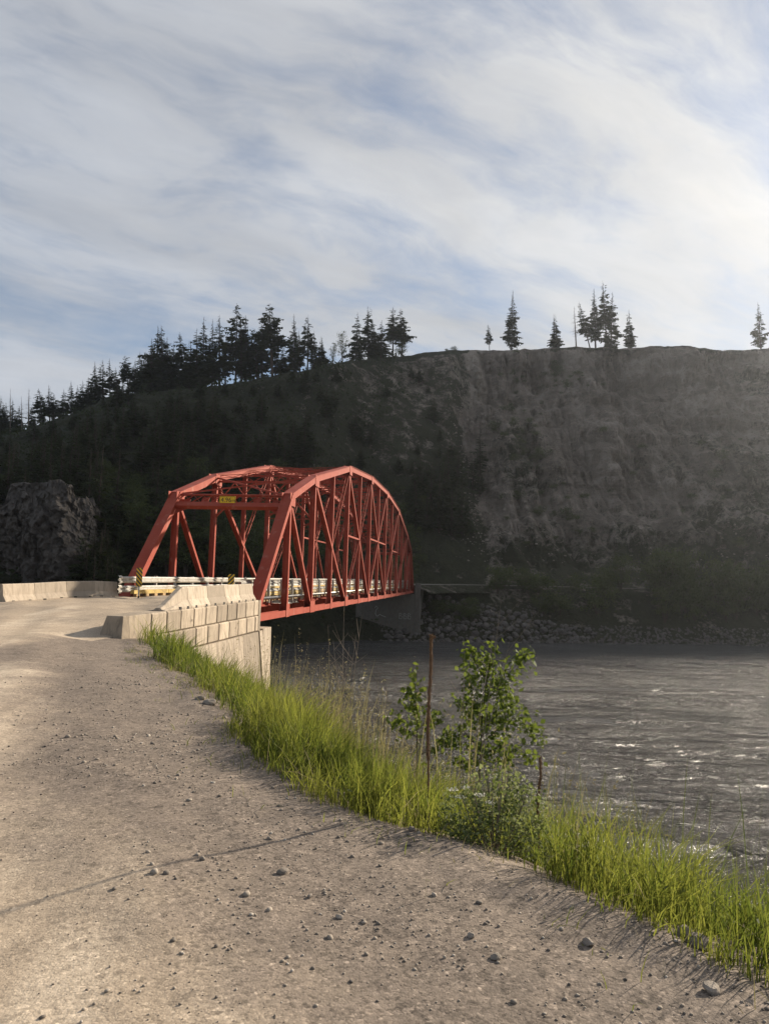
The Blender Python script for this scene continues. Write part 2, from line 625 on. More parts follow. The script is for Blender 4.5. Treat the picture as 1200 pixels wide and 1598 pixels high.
M_BARK = mk_simple('conifer_bark', (.060, .045, .034), .95, .35, 3, .5, 12, obj=False)
M_BARK2 = mk_simple('pale_bark', (.17, .14, .11), .9, .3, 3, .4, 12)
M_NEED = mk_leaf('fir_needles', (.020, .030, .015), (.042, .055, .024), .18, .35, .65)
M_BROAD = mk_leaf('shrub_leaves', (.036, .050, .020), (.080, .098, .038), .30, .4, .6)
M_PALE = mk_leaf('pale_leaves', (.055, .075, .025), (.11, .125, .05), .4, .4, .6)
M_GRASS = mk_leaf('bank_grass', (.040, .068, .013), (.225, .222, .045), .55, 1.6, .6)
M_SAPL = mk_leaf('sapling_leaves', (.050, .088, .014), (.110, .145, .024), .45, 5, .6)
M_BUSH = mk_leaf('bush_leaves', (.060, .090, .026), (.230, .250, .130), .45, 6, .65)
M_DRY = mk_leaf('dry_weed', (.20, .155, .085), (.33, .27, .17), .35, 3, .8)
M_STALK = mk_simple('dead_stalk', (.135, .078, .042), .95, .4, 30, .6, 120)
M_FLOW = mk_simple('flower_white', (.62, .60, .50), .8, .15, 60)
M_STONE = mk_simple('pebble', (.215, .185, .155), .9, .45, 14, .4, 90)
M_BOULD = mk_simple('riprap_stone', (.098, .088, .080), .92, .35, 1.2, .6, 5, bd=.12)

# ================================================================== NEAR GROUND
WATER_Z = -8.2
EDGE = np.array([(60, -70), (14, -16), (4.6, -2.5), (2.5, 1.0), (1.72, 2.6), (1.58, 3.08), (1.38, 3.54), (1.05, 3.99), (.45, 4.79), (-.14, 5.24),
                 (-1.03, 6.34), (-2.11, 9.3), (-3.4, 12.6), (-5.03, 16.05), (-7.25, 21.0), (-10.5, 29), (-14, 38), (-22, 46), (-60, 56), (-300, 80)], float)
WA = np.array((-7.33, 21.0)); WB = np.array((-5.58, 33.2))          # face line of the block wall
WD = (WB - WA) / np.linalg.norm(WB - WA); WN = np.array((WD[1], -WD[0]))   # along / outward (river side)
BARL = [(-40, 2), (-26, 14), (-19.2, 23), (-16.6, 27.2)] + [tuple(atY(px, 930, Y)[:2]) for px, Y in ((0, 29.0), (50, 30.7), (100, 32.4), (145, 33.8), (181, 34.7))]


def seg_dist(x, y, pts):
    best = np.full(x.shape, 1e9)
    for (ax, ay), (bx, by) in zip(pts[:-1], pts[1:]):
        dx, dy = bx - ax, by - ay
        t = np.clip(((x - ax) * dx + (y - ay) * dy) / (dx * dx + dy * dy), 0, 1)
        best = np.minimum(best, np.hypot(x - ax - t * dx, y - ay - t * dy))
    return best


def inside(x, y, poly):
    c = np.zeros(x.shape, bool)
    n = len(poly)
    for i in range(n):
        x0, y0 = poly[i]; x1, y1 = poly[(i + 1) % n]
        if y0 == y1: continue
        k = ((y0 > y) != (y1 > y)) & (x < (x1 - x0) * (y - y0) / (y1 - y0) + x0)
        c ^= k
    return c


LAND = [tuple(p) for p in EDGE] + [(-400, -100), (60, -100)]


def bank_d(x, y):
    d = seg_dist(x, y, EDGE)
    return np.where(inside(x, y, LAND), -d, d)


def road_z(x, y):
    z = np.interp(y, [-50, 7, 13, 18, 23, 28, 33.5, 40], [0, 0, -.10, -.12, .03, .26, .42, .42])
    return z


def fill_mask(x, y):
    """road fill held by the block wall (right), barrier (left) and abutment (front)"""
    rel_x, rel_y = x - WA[0], y - WA[1]
    out = rel_x * WN[0] + rel_y * WN[1]
    along = rel_x * WD[0] + rel_y * WD[1]
    front = (x + 6.195) * .1315 + (y - 34.61) * .9913
    right_ok = (out < -.32)
    inL = inside(x, y, BARL + [(-12.4, 35.5), (40, 35.5), (40, -60), (-40, -60)])
    return right_ok & (along > -1.2) & (front < -.25) & inL


def ground_z(x, y, detail=True):
    x = np.asarray(x, float); y = np.asarray(y, float)
    d = bank_d(x, y)
    zr = road_z(x, y)
    # shoulder sinks a little towards the bank, more near the block wall
    dip = .24 * sstep(-3.2, -.1, d) * sstep(10, 20, y)
    base = zr - dip
    drop = np.where(d < .7, .30 * np.clip(d, 0, None) ** 1.15, .20 + (d - .7) * .74)
    z = base - drop
    f = fill_mask(x, y)
    along = (x - WA[0]) * WD[0] + (y - WA[1]) * WD[1]
    z = np.where(f, np.maximum(z, zr - dip * sstep(2.2, -1.0, along)), z)
    # left of the barrier the bank falls away
    left = ~inside(x, y, BARL + [(-12.4, 45), (300, 45), (300, -200), (-60, -200)])
    dl = seg_dist(x, y, np.array(BARL))
    z = np.where(left, np.minimum(z, zr - .62 * np.clip(dl - .5, 0, None)), z)
    z = np.maximum(z, -11.0)
    if detail:
        land = sstep(1.5, -.3, d)
        z = z + land * (.030 * fbm(x * .7, y * .7, 3, 4) + .012 * fbm(x * 4, y * 4, 9, 3))
        # wheel ruts following the track
        u = (x * .93 + y * .37)
        z = z + land * .018 * np.sin(u * 4.2 + 1.2 * fbm(x * .4, y * .2, 30, 3)) * sstep(.0, -2.5, d)
        z = z + (1 - land) * .25 * fbm(x * .6, y * .6, 5, 4)
        z = z + .07 * np.exp(-((d + .15) / .22) ** 2) * fbm(x * 1.7, y * 1.7, 12, 3)
    return z


def gz(x, y):
    return float(ground_z(np.array([x]), np.array([y]))[0])


def axis(segs):
    out = []
    for a, b, n in segs:
        out += list(np.linspace(a, b, n, endpoint=False))
    return np.array(out + [segs[-1][1]])


def grid_faces(nu, nv):
    i = np.arange(nu - 1)[:, None] * nv + np.arange(nv - 1)[None, :]
    i = i.ravel()
    return np.stack([i, i + nv, i + nv + 1, i + 1], 1)


def set_attr(me, name, vals):
    a = me.attributes.new(name, 'FLOAT', 'POINT')
    a.data.foreach_set('value', np.asarray(vals, np.float32))


def build_ground():
    xs = axis([(-300, -60, 16), (-60, -22, 34), (-22, -9, 60), (-9, -3.5, 80), (-3.5, 2.6, 130), (2.6, 14, 40), (14, 80, 20)])
    ys = axis([(-60, 0, 22), (0, 2, 14), (2, 8, 120), (8, 18, 100), (18, 37, 110), (37, 60, 30), (60, 100, 10)])
    X, Y = np.meshgrid(xs, ys, indexing='ij')
    Z = ground_z(X, Y)
    V = np.stack([X, Y, Z], -1).reshape(-1, 3)
    me = mesh_np('ground', V, grid_faces(len(xs), len(ys)), M_GRAVEL, True)
    d = bank_d(X, Y).ravel()
    x, y = X.ravel(), Y.ravel()
    # coarse loose gravel lies along the shoulder, the driven track is packed and pale
    sh = sstep(-3.1, -.8, d + .6 * fbm(x * .45, y * .45, 44, 4))
    knob = np.exp(-(((x + 7.2) / 2.2) ** 2 + ((y - 15.5) / 4.0) ** 2))
    sh = np.clip(sh * .9 + .75 * knob, 0, 1)
    inside_fill = fill_mask(x, y)
    sh = np.where(inside_fill, .12 + .3 * fbm(x * .6, y * .6, 8, 3), sh)
    set_attr(me, 'shoulder', sh)
    cl = np.array([(-4.4, -12), (-3.9, 1), (-4.5, 8), (-6.6, 16), (-9.0, 25), (-9.3, 36)], float)
    side = np.where(inside(x, y, [tuple(p) for p in cl] + [(-60, 36), (-60, -12)]), -1, 1)
    c = side * seg_dist(x, y, cl) + .35 * fbm(x * .25, y * .25, 45, 3)
    trk = 0
    for c0, wd, am in ((2.9, .28, .55), (2.3, .22, .8), (1.0, .3, 1.0), (.3, .22, .6), (-.7, .3, 1.0), (-1.6, .3, .7)):
        trk = trk + am * np.exp(-((c - c0) / wd) ** 2)
    trk = trk + 1.7 * (vnoise(c * 3.4, y * .05, 47) + .7 * vnoise(c * 8.0, y * .09, 48))
    trk = np.clip(trk * (.75 + .9 * fbm(x * 1.2, y * .8, 46, 4)), 0, 1) * sstep(-.6, -2.0, d)
    set_attr(me, 'track', trk)
    o = link('ground', me)
    tag(o, 'pale tan gravel road and shoulder running up to the bridge', None, None, 'structure')
    return o


GROUND = build_ground()

# ================================================================== FAR TERRAIN
A_K = [-1.0, -.60, -.54, -.44, -.383, -.275, -.168, -.078, .03, .084, .12, .175, .266, .356, .447, .538, .7, 1.1]
CZ270 = [30, 44, 51, 60, 68.3, 71.6, 76.2, 82.4, 87.0, 89.1, 89.5, 89.9, 91.5, 92.0, 92.2, 92.1, 92, 90]
YC_K = [175, 183, 185, 188, 190, 196, 205, 214, 227, 233, 243, 246, 247, 248, 249, 250, 252, 255]
YS_A = [-1.0, -.6, -.4, -.2, -.10, -.05, .04, .06, .27, .53, 1.1]
YS_V = [64, 76, 83, 97, 108, 113.5, 115.5, 116.5, 121, 126, 138]


def crest_of(a):
    yc = np.interp(a, A_K, YC_K)
    zc = (np.interp(a, A_K, CZ270) - EYE) * yc / 270.0 + EYE
    return yc, zc


COL_A = np.concatenate([np.linspace(-.95, -.1, 190, endpoint=False), np.linspace(-.1, .60, 600, endpoint=False), np.linspace(.60, 1.05, 60)])
NCOL, NROW = len(COL_A), 330


def build_far():
    Ys = np.zeros((NCOL, NROW)); Zs = np.zeros((NCOL, NROW)); GR = np.zeros((NCOL, NROW)); TA = np.zeros((NCOL, NROW))
    tt = np.concatenate([np.linspace(0, .12, 50, endpoint=False), np.linspace(.12, .86, 245, endpoint=False), np.linspace(.86, 1, 35)])
    for i, a in enumerate(COL_A):
        yc, zc = crest_of(a)
        zc = zc + .7 * float(fbm(np.array([a * 40]), np.array([.5]), 71, 4)[0])
        ys = np.interp(a, YS_A, YS_V)
        bench = float(sstep(-.10, -.01, np.array([a]))[0])
        bluff = float(sstep(.085, .125, np.array([a]))[0])
        # wooded slope profile
        yb = ys + 9 + 26 * bench
        P0 = [(ys - 25, -11), (ys - 6, -10.2), (ys, -8.2), (ys + 8, -3.0 + 1.2 * bench), (ys + 10, -1.5 + 1.8 * bench), (yb, .4 + .2 * bench),
              (yb + .30 * (yc - yb), .27 * zc), (yb + .62 * (yc - yb), .62 * zc), (yb + .88 * (yc - yb), .92 * zc), (yc, zc), (yc + 14, zc + 1.5), (yc + 260, zc - 20)]
        P1 = [(ys - 25, -11), (ys - 6, -10.2), (ys, -8.2), (ys + 8, -1.8), (ys + 10, .3), (yb, .6),
              (yb + .36 * (yc - yb), .30 * zc), (yb + .66 * (yc - yb), .60 * zc), (yc - 9, .81 * zc), (yc - 3.4, zc - 1.5), (yc, zc), (yc + 260, zc - 12)]
        p = np.array(P0) * (1 - bluff) + np.array(P1) * bluff
        s = np.concatenate([[0], np.cumsum(np.hypot(np.diff(p[:, 0]), np.diff(p[:, 1])))])
        sk = s / s[-2]; sk[-1] = 1.0
        tk = sk * .86; tk[-1] = 1.0
        Ys[i] = np.interp(tt, tk, p[:, 0]); Zs[i] = np.interp(tt, tk, p[:, 1])
    A = np.repeat(COL_A[:, None], NROW, 1)
    X = A * Ys
    T = np.repeat(tt[None], NCOL, 0)
    ys = np.interp(A, YS_A, YS_V)
    yc = np.interp(A, A_K, YC_K)
    face = sstep(0, 1, (Ys - (ys + 34 * sstep(-.1, 0, A))) / 12) * sstep(1, -3, Ys - yc - 0)
    Ash = A - .042 * (1 - np.clip(Zs, 0, 90) / 85) + .022 * fbm(X * .07, Zs * .07, 93, 4)
    bl = sstep(.080, .118, Ash)
    # erosion gullies: push the face in and out along the line of slope
    gully = ridged(X * .030, Zs * .010, 51, 4) - .7
    gully2 = ridged(X * .11 + .35 * fbm(X * .02, Zs * .05, 4, 3), Zs * .03, 57, 3) - .7
    rough = fbm(X * .09, Zs * .09, 61, 5)
    band = fbm(X * .008, Zs * .30, 66, 3)
    fine_ = ridged(X * .28 + .6 * fbm(X * .05, Zs * .05, 5, 2), Zs * .07, 58, 3) - .7
    ledge = np.abs((Zs * .16 + .5 * fbm(X * .02, Zs * .02, 68, 3)) % 1 - .5)
    dep = face * bl * (6.0 * gully + 3.2 * gully2 + 1.1 * fine_ + 3.6 * rough + 2.2 * band + 2.0 * ledge * sstep(30, 70, Zs) + 1.1 * fbm(X * .5, Zs * .5, 69, 3) + 1.2 * (ridged(X * .42 + fbm(X * .1, Zs * .1, 6, 2), Zs * .13, 74, 2) - .6)) + face * (1 - bl) * (3.2 * rough + 2.0 * gully)
    # main gully right of the leaning firs and a bowl behind the spur
    dep = dep + face * 7 * np.exp(-((X - (76 + .10 * (85 - Zs))) / 4.0) ** 2) * sstep(35, 70, Zs)
    dep = dep + face * 6 * np.exp(-((A - .135) / .022) ** 2) * sstep(5, 40, Zs)
    zc_ = (np.interp(A, A_K, CZ270) - EYE) * yc / 270 + EYE
    dep = dep * (.22 + .78 * sstep(0, 7, zc_ - Zs))
    Yn = Ys + dep
    Zn = Zs + face * (.25 + .75 * sstep(0, 6, zc_ - Zs)) * 1.0 * fbm(X * .25, Ys * .25, 81, 4) + (1 - face) * .5 * fbm(X * .2, Ys * .2, 83, 3) * sstep(-8.4, -7, Zs)
    bench_m = (np.abs(Ys - (ys + 20)) < 11) & (A > -.03)
    Zn = np.where(bench_m, Zs + .08 * fbm(X, Ys, 85, 2), Zn)
    slump = fbm(X * .022, Zs * .03, 91, 4)
    gl_ = sstep(.108, .090, Ash + .012 * fbm(X * .2, Zs * .2, 94, 3))
    green = (.80 - .10 * sstep(-.08, .03, A) + .45 * slump) * gl_ + (.16 + .75 * slump) * (1 - gl_)
    green = green + .30 * np.exp(-((X - 40) / 11) ** 2 - ((Zs - 62) / 7) ** 2)
    green = green + .32 * np.exp(-((X - 38) / 8) ** 2 - ((Zs - 32) / 15) ** 2)
    green = green + .45 * np.exp(-((Zs - (np.interp(A, A_K, CZ270) - EYE) * yc / 270) / 1.3) ** 2)       # turf lip
    green = np.where(Ys > yc, .75, green)
    
    low = sstep(26, 6, Zs) * bl
    green = green + .25 * low * sstep(-.2, .2, slump + .2)
    tw_ = fbm(X * .05, Zs * .025, 98, 4)
    talus = np.exp(-((Ash - .112 + .010 * tw_) / (.012 + .010 * sstep(70, 10, Zs))) ** 2) * sstep(-.35, .25, tw_ + .3 * fbm(X * .3, Zs * .05, 99, 3)) + .7 * low * sstep(-.1, .3, fbm(X * .05, Zs * .03, 97, 3))
    talus = np.clip(talus + .35 * (gully2 > .35) * bl, 0, 1)
    V = np.stack([X, Yn, Zn], -1).reshape(-1, 3)
    me = mesh_np('hillside', V, grid_faces(NCOL, NROW), M_HILL, True)
    sm = (bl * face)[:-1, :-1].ravel() < .4
    me.polygons.foreach_set('use_smooth', sm)
    set_attr(me, 'green', np.clip(green, 0, 1).ravel())
    set_attr(me, 'talus', talus.ravel())
    o = link('hillside', me)
    tag(o, 'shaded far bank with wooded slope and eroded earth bluff', None, None, 'structure')
    return Yn, Zn


FY, FZ = build_far()


def far_z(x, y):
    """height of the far terrain (columns are fans of constant x/y); walk the column for the last crossing"""
    a = x / y
    i = int(np.clip(np.searchsorted(COL_A, a) - 1, 0, NCOL - 2)); t = (a - COL_A[i]) / (COL_A[i + 1] - COL_A[i])
    Yc = FY[i] * (1 - t) + FY[i + 1] * t
    Zc = FZ[i] * (1 - t) + FZ[i + 1] * t
    return float(np.interp(y, np.maximum.accumulate(Yc), Zc))


def on_far_ray(px, py, lo=100, hi=260):
    """where the sight line first meets the far terrain"""
    r = ray(px, py); r = r / r.y
    for Y in np.arange(lo, hi, .5):
        if far_z(r.x * Y, Y) > EYE + r.z * Y:
            return Vector((r.x * Y, Y, far_z(r.x * Y, Y)))
    return None


# unseen high ridge, added out of view on the right to shade the wooded slope
def build_shade_ridge():
    sd = np.array((math.sin(SUN_AZ), math.cos(SUN_AZ))); pp = np.array((math.cos(SUN_AZ), -math.sin(SUN_AZ)))
    t = np.linspace(300, 2400, 90); q = np.linspace(-1100, 900, 90)
    T, Q = np.meshgrid(t, q, indexing='ij')
    prof = np.interp(Q, [-1100, -560, -480, -300, -180, -95, 0, 300, 900], [60, 250, 420, 615, 640, 572, 470, 190, 20])
    h = prof - np.abs(T - 1300) * .62
    h = np.where(T < 1300, prof - (1300 - T) * .62, prof - (T - 1300) * .25) + 22 * fbm(T * .01, Q * .01, 400, 5) * sstep(0, 250, np.abs(Q + 95))
    X = sd[0] * T + pp[0] * Q; Y = sd[1] * T + pp[1] * Q
    lim = np.interp(np.arctan2(X, Y), [-1, R(29), R(33), 2], [.27, .27, .9, .9]) * np.hypot(X, Y)
    h = np.maximum(np.minimum(h, lim), -12)
    me = mesh_np('added_shade_ridge', np.stack([X, Y, h], -1).reshape(-1, 3), grid_faces(90, 90), M_HILL, True)
    set_attr(me, 'green', np.full(8100, .7)); set_attr(me, 'talus', np.zeros(8100))
    tag(link('added_shade_ridge', me), 'unseen high ridge added to shade the wooded slope', None, None, 'structure')


build_shade_ridge()


# far road running along the bench
def build_far_road():
    cl = [(2.0, 119.5), (4.0, 124), (8.5, 129), (16, 133), (30, 137), (60, 142.5), (110, 151), (150, 158)]
    mb = MB()
    L, Rr = [], []
    pts = []
    for (ax, ay), (bx, by) in zip(cl[:-1], cl[1:]):
        for k in range(10):
            pts.append((ax + (bx - ax) * k / 10, ay + (by - ay) * k / 10))
    vs = []
    for i, (x, y) in enumerate(pts):
        q = pts[min(i + 1, len(pts) - 1)]; p = pts[max(i - 1, 0)]
        dx, dy = q[0] - p[0], q[1] - p[1]
        l = math.hypot(dx, dy); nx, ny = -dy / l, dx / l
        z = .62 + (i / len(pts)) * .5
        vs += [(x + nx * 3.4, y + ny * 3.4, z), (x, y, z + .06), (x - nx * 3.4, y - ny * 3.4, z), (x - nx * 6.4, y - ny * 6.4, z - 1.3), (x + nx * 6.4, y + ny * 6.4, z - 1.0)]
    fs = []
    for i in range(len(pts) - 1):
        b = i * 5
        fs += [(b, b + 1, b + 6, b + 5), (b + 1, b + 2, b + 7, b + 6), (b + 2, b + 3, b + 8, b + 7), (b + 4, b, b + 5, b + 9)]
    mb.add(vs, fs)
    o = mb.build('far_road', MATS['far_gravel'])
    o.data.materials.append(M_HILL)
    set_attr(o.data, 'green', np.full(len(o.data.vertices), .62)); set_attr(o.data, 'talus', np.zeros(len(o.data.vertices)))
    for p in o.data.polygons:
        if max(o.data.vertices[i].co.z for i in p.vertices) - min(o.data.vertices[i].co.z for i in p.vertices) > .5: p.material_index = 1
    tag(o, 'pale gravel road on the far bank below the bluff', None, None, 'structure')


mk_simple('far_gravel', (.17, .15, .128), .95, .2, .8, .4, 4, bd=.1)
build_far_road()

# ================================================================== RIVER
def build_river():
    xs = axis([(-260, -60, 40), (-60, -20, 70), (-20, 12, 150), (12, 40, 150), (40, 80, 150), (80, 150, 70), (150, 300, 30)])
    ys = axis([(-60, 14, 20), (14, 26, 40), (26, 60, 210), (60, 100, 150), (100, 150, 70)])
    X, Y = np.meshgrid(xs, ys, indexing='ij')
    amp = np.clip(.60 + 1.3 * fbm(X * .03, Y * .09, 200, 4), .12, 1.5)
    sx = X + 1.2 * fbm(X * .11, Y * .11, 203, 3)
    sy = Y + 1.2 * fbm(X * .11, Y * .11, 208, 3)
    Z = WATER_Z + 1.35 * amp * (.26 * fbm(sx * .12, sy * .36, 211, 3) + .10 * ridged(sx * .22, sy * .8, 221, 2) * .6 + .07 * fbm(sx * .8, sy * 1.9, 231, 3))
    V = np.stack([X, Y, Z], -1).reshape(-1, 3)
    me = mesh_np('river', V, grid_faces(len(xs), len(ys)), M_WATER, True)
    o = link('river', me)
    tag(o, 'wide grey choppy river flowing under the bridge', None, None, 'structure')


build_river()

# ================================================================== BRIDGE
AZ = .1319
BD = Vector((math.sin(AZ), math.cos(AZ), 0)); BN = Vector((-math.cos(AZ), math.sin(AZ), 0)); UP = Vector((0, 0, 1))
L0 = Vector((-6.195, 34.61, EYE - 2.093))
PAN, WID = 6.0, 6.617
HT = {1: 6.49, 2: 8.36, 4: 10.85, 6: 11.706, 8: 11.706, 10: 10.85, 12: 8.36, 13: 6.49}
for k in (3, 5, 7, 9, 11):
    HT[k] = (HT[k - 1] + HT[k + 1]) / 2
DECK = .42
deckh = DECK - L0.z


def Ln(k, s): return L0 + BD * (PAN * k) + BN * (WID * s)
def Un(k, s): return Ln(k, s) + UP * HT[k]


def build_bridge():
    br = empty('truss_bridge', Ln(0, .5))
    br_inv = Matrix.Translation(-Ln(0, .5))
    tag(br, 'red steel through-truss bridge with an arched top chord over the river', 'bridge')

    def B(mb, name, mat, parent=br, **k):
        o = mb.build(name, mat, None, **k)
        me = o.data
        me.transform(br_inv)
        o.parent = parent
        return o
    gus = MB
    for s in (0, 1):
        sgn = -1 if s == 0 else 1
        # end posts and top chord: riveted box members
        B(MB().beam(Ln(0, s) - UP * .1, Un(1, s), .50, .40, BN).beam(Ln(0, s), Un(1, s), .60, .03, BN, off_c=.215), 'end_post', M_RED)
        B(MB().beam(Un(13, s), Ln(14, s) - UP * .1, .50, .40, BN).beam(Un(13, s), Ln(14, s), .60, .03, BN, off_c=.215), 'end_post', M_RED)
        ks = [1, 2, 4, 6, 8, 10, 12, 13]
        for a, b in zip(ks[:-1], ks[1:]):
            m = MB()
            p, q = Un(a, s), Un(b, s)
            d = (q - p).normalized()
            m.beam(p - d * .12, q + d * .12, .46, .40, BN)
            m.beam(p - d * .14, q + d * .14, .60, .03, BN, off_c=.215)
            B(m, 'top_chord', M_RED)
        for k in range(14):
            p, q = Ln(k, s), Ln(k + 1, s)
            m = MB().beam(p, q - BD * .02, .06, .34, BN, off_b=.16).beam(p, q - BD * .02, .06, .34, BN, off_b=-.16)
            m.beam(p, q - BD * .02, .26, .03, BN, off_c=-.12)
            B(m, 'bottom_chord', M_RED)
        for k in range(1, 14):
            main = k in ks
            B(MB().hsec(Ln(k, s) - UP * .1, Un(k, s) - UP * .2, .34 if main else .30, .24 if main else .20, BN, .028), 'vertical_post', M_RED)
        # diagonals: full-length ties plus laced sub-struts (subdivided panels)
        dg = [(1, 2, .30, .20), (2, 4, .32, .22), (4, 6, .28, .20), (6, 8, .24, .18)]
        for a, b, w1, w2 in dg:
            B(MB().hsec(Un(a, s) - UP * .25, Ln(b, s) + UP * .1, w1, w2, BN, .026), 'diagonal', M_RED)
            B(MB().hsec(Un(14 - a, s) - UP * .25, Ln(14 - b, s) + UP * .1, w1, w2, BN, .026), 'diagonal', M_RED)
        mids = {}
        for a, b in ((2, 4), (4, 6), (6, 8), (8, 6), (10, 8), (12, 10)):
            mids[(a, b)] = (Un(a, s) + Ln(b, s)) / 2
        for (hi, key) in ((4, (2, 4)), (6, (4, 6)), (8, (6, 8)), (6, (8, 6)), (8, (10, 8)), (10, (12, 10))):
            if key in ((6, 8), (8, 6)): continue
            B(MB().laced(Un(hi, s) - UP * .3, mids[key], .26, .07, BN, .5), 'sub_strut', M_RED)
            lo = 2 * ((key[0] + key[1]) // 2) - hi
            if key in ((4, 6), (10, 8)):
                B(MB().laced(mids[key], Ln(lo, s) + UP * .2, .24, .06, BN, .5), 'sub_strut', M_RED)
        for key in ((4, 6), (6, 8), (10, 8)):
            m_ = mids[key]
            k0, k1 = min(key), max(key)
            for k in ((k0,) if key != (6, 8) else (k0, k1)) if key != (10, 8) else (k1,):
                e = Ln(k, s); e = Vector((e.x, e.y, m_.z))
                B(MB().hsec(e, m_, .22, .14, BN, .022), 'horizontal_strut', M_RED)
        # gusset plates on the outer faces
        for k in range(0, 15):
            c = Ln(k, s)
            m = MB()
            hw = .62 if k in (0, 2, 4, 6, 8, 10, 12, 14) else .34
            for t in (-1, 1):
                m.obox(c + BN * (.205 * t) + UP * .16, BD * hw, UP * .36, BN * .012)
            B(m, 'gusset_plate', M_RED)
            if k in ks:
                c = Un(k, s) - UP * .16
                m = MB()
                for t in (-1, 1):
                    m.obox(c + BN * (.245 * t), BD * .55, UP * .36, BN * .012)
                B(m, 'gusset_plate', M_RED)
    # portals
    for k0, k1 in ((0, 1), (14, 13)):
        pd = [(Un(k1, s) - Ln(k0, s)).normalized() for s in (0, 1)]
        A0, A1 = Un(k1, 0) + UP * .05, Un(k1, 1) + UP * .05
        drop = .62 / pd[0].z
        C0, C1 = Un(k1, 0) - pd[0] * drop, Un(k1, 1) - pd[1] * drop
        nrm = pd[0].cross(BN).normalized()
        ps = B(MB().beam(C0, C1, .34, .26, pd[0]), 'portal_strut', M_RED)
        B(MB().beam(A0, A1, .09, .10, pd[0]), 'portal_strut', M_RED)
        lac = MB()
        n = 12
        for i in range(n):
            t0, t1 = i / n, (i + 1) / n
            lo0 = C0 + (C1 - C0) * t0 + pd[0] * .2; hi1 = A0 + (A1 - A0) * t1 - pd[0] * .07
            hi0 = A0 + (A1 - A0) * t0 - pd[0] * .07; lo1 = C0 + (C1 - C0) * t1 + pd[0] * .2
            lac.beam(lo0, hi1, .055, .02, nrm, off_c=0)
            lac.beam(hi0 + nrm * .03, lo1 + nrm * .03, .055, .02, nrm)
        B(lac, 'lacing', M_RED, ps)
        for t in (.27, .73):
            c = (C0 * (1 - t) + C1 * t + A0 * (1 - t) + A1 * t) / 2 + pd[0] * .06
            B(MB().obox(c - nrm * .10, BN * .21, pd[0] * .30, nrm * .012), 'batten_plate', M_RED, ps)
        for s, e, dr in ((0, C0, 1), (1, C1, -1)):
            q = e + BN * (.27 * dr)
            poly = [q - pd[0] * .62 - nrm * .12, q + pd[0] * .66 - nrm * .12, q + pd[0] * .66 + BN * (.62 * dr) - nrm * .12, q - pd[0] * .16 + BN * (.62 * dr) - nrm * .12]
            g = MB().add([p for p in poly] + [p - nrm * .025 for p in poly], [(0, 1, 2, 3), (7, 6, 5, 4), (0, 4, 5, 1), (1, 5, 6, 2), (2, 6, 7, 3), (3, 7, 4, 0)])
            B(g, 'corner_plate', M_RED)
    # sway frames and top laterals
    for k in range(2, 13):
        main = k % 2 == 0
        dep = .95 if main else .5
        t0, t1 = Un(k, 0) - UP * .25, Un(k, 1) - UP * .25
        sf = B(MB().beam(t0, t1, .12, .14, UP).beam(t0 - UP * dep, t1 - UP * dep, .12, .14, UP), 'sway_frame', M_RED)
        lac = MB()
        n = 10
        for i in range(n):
            p = t0 + (t1 - t0) * (i / n); q = t0 + (t1 - t0) * ((i + 1) / n)
            lo = -UP * (dep - .06); hi = -UP * .06
            lac.beam(p + (lo if i % 2 else hi), q + (hi if i % 2 else lo), .06, .06, UP)
        B(lac, 'lacing', M_RED, sf)
        if main:
            B(MB().beam(Un(k, 0) - UP * 2.6 + BN * .1, t0 - UP * dep + BN * 1.5, .10, .12, BD), 'knee_brace', M_RED, sf)
            B(MB().beam(Un(k, 1) - UP * 2.6 - BN * .1, t1 - UP * dep - BN * 1.5, .10, .12, BD), 'knee_brace', M_RED, sf)
            if 2 < k < 12:
                zc = 6.9
                b0, b1 = Ln(k, 0) + UP * zc, Ln(k, 1) + UP * zc
                B(MB().laced(b0, b1, .5, .08, UP, .55), 'cross_strut', M_RED, sf)
                x = MB().beam(b0 + BD * .03, t1 - UP * (dep + .1) + BD * .03, .09, .07, BD).beam(b1 - BD * .06, t0 - UP * (dep + .1) - BD * .06, .09, .07, BD)
                B(x, 'cross_brace', M_RED, sf)
    kk = [1, 2, 3, 4, 5, 6, 7, 8, 9, 10, 11, 12, 13]
    for a, b in zip(kk[:-1], kk[1:]):
        for i, (s0, s1) in enumerate(((0, 1), (1, 0))):
            dz = UP * (.02 + .05 * i)
            B(MB().laced(Un(a, s0) + dz, Un(b, s1) + dz, .22, .055, UP, .6, .016) if a > 1 else MB().beam(Un(a, s0) + dz, Un(b, s1) + dz, .10, .09, UP), 'top_lateral', M_RED)
    # floor system
    for k in range(0, 15):
        p, q = Ln(k, 0) + UP * .18, Ln(k, 1) + UP * .18
        B(MB().hsec(p + BN * .2, q - BN * .2, .66, .30, UP, .03), 'floor_beam', M_RED)
    for j, t in enumerate((.115, .30, .5, .70, .885)):
        for k in range(14):
            p, q = Ln(k, t) + UP * (deckh - .315), Ln(k + 1, t) + UP * (deckh - .315)
            mat = M_GALV if (j == 0 and k % 3 == 1) or (j == 4 and k % 4 == 2) else M_RED
            B(MB().hsec(p + BD * .02, q - BD * .02, .30, .18, UP, .024), 'stringer', mat)
    npl = 290
    stp = 14 * PAN / npl
    me = MB().obox((0, 0, 0), BN * (WID * .442), BD * (stp * .41), UP * .06).mesh('deck_plank', M_WOOD)
    me2 = MB().obox((0, 0, 0), BN * (WID * .430), BD * (stp * .41), UP * .066).mesh('deck_plank', M_WOOD)
    for i in range(npl):
        o = link('deck_plank', me if rnd.random() < .6 else me2, br)
        o.location = BD * (stp * (i + .5)) + UP * (deckh - .10 + rnd.uniform(-.008, .008)) + BN * rnd.uniform(-.05, .05)
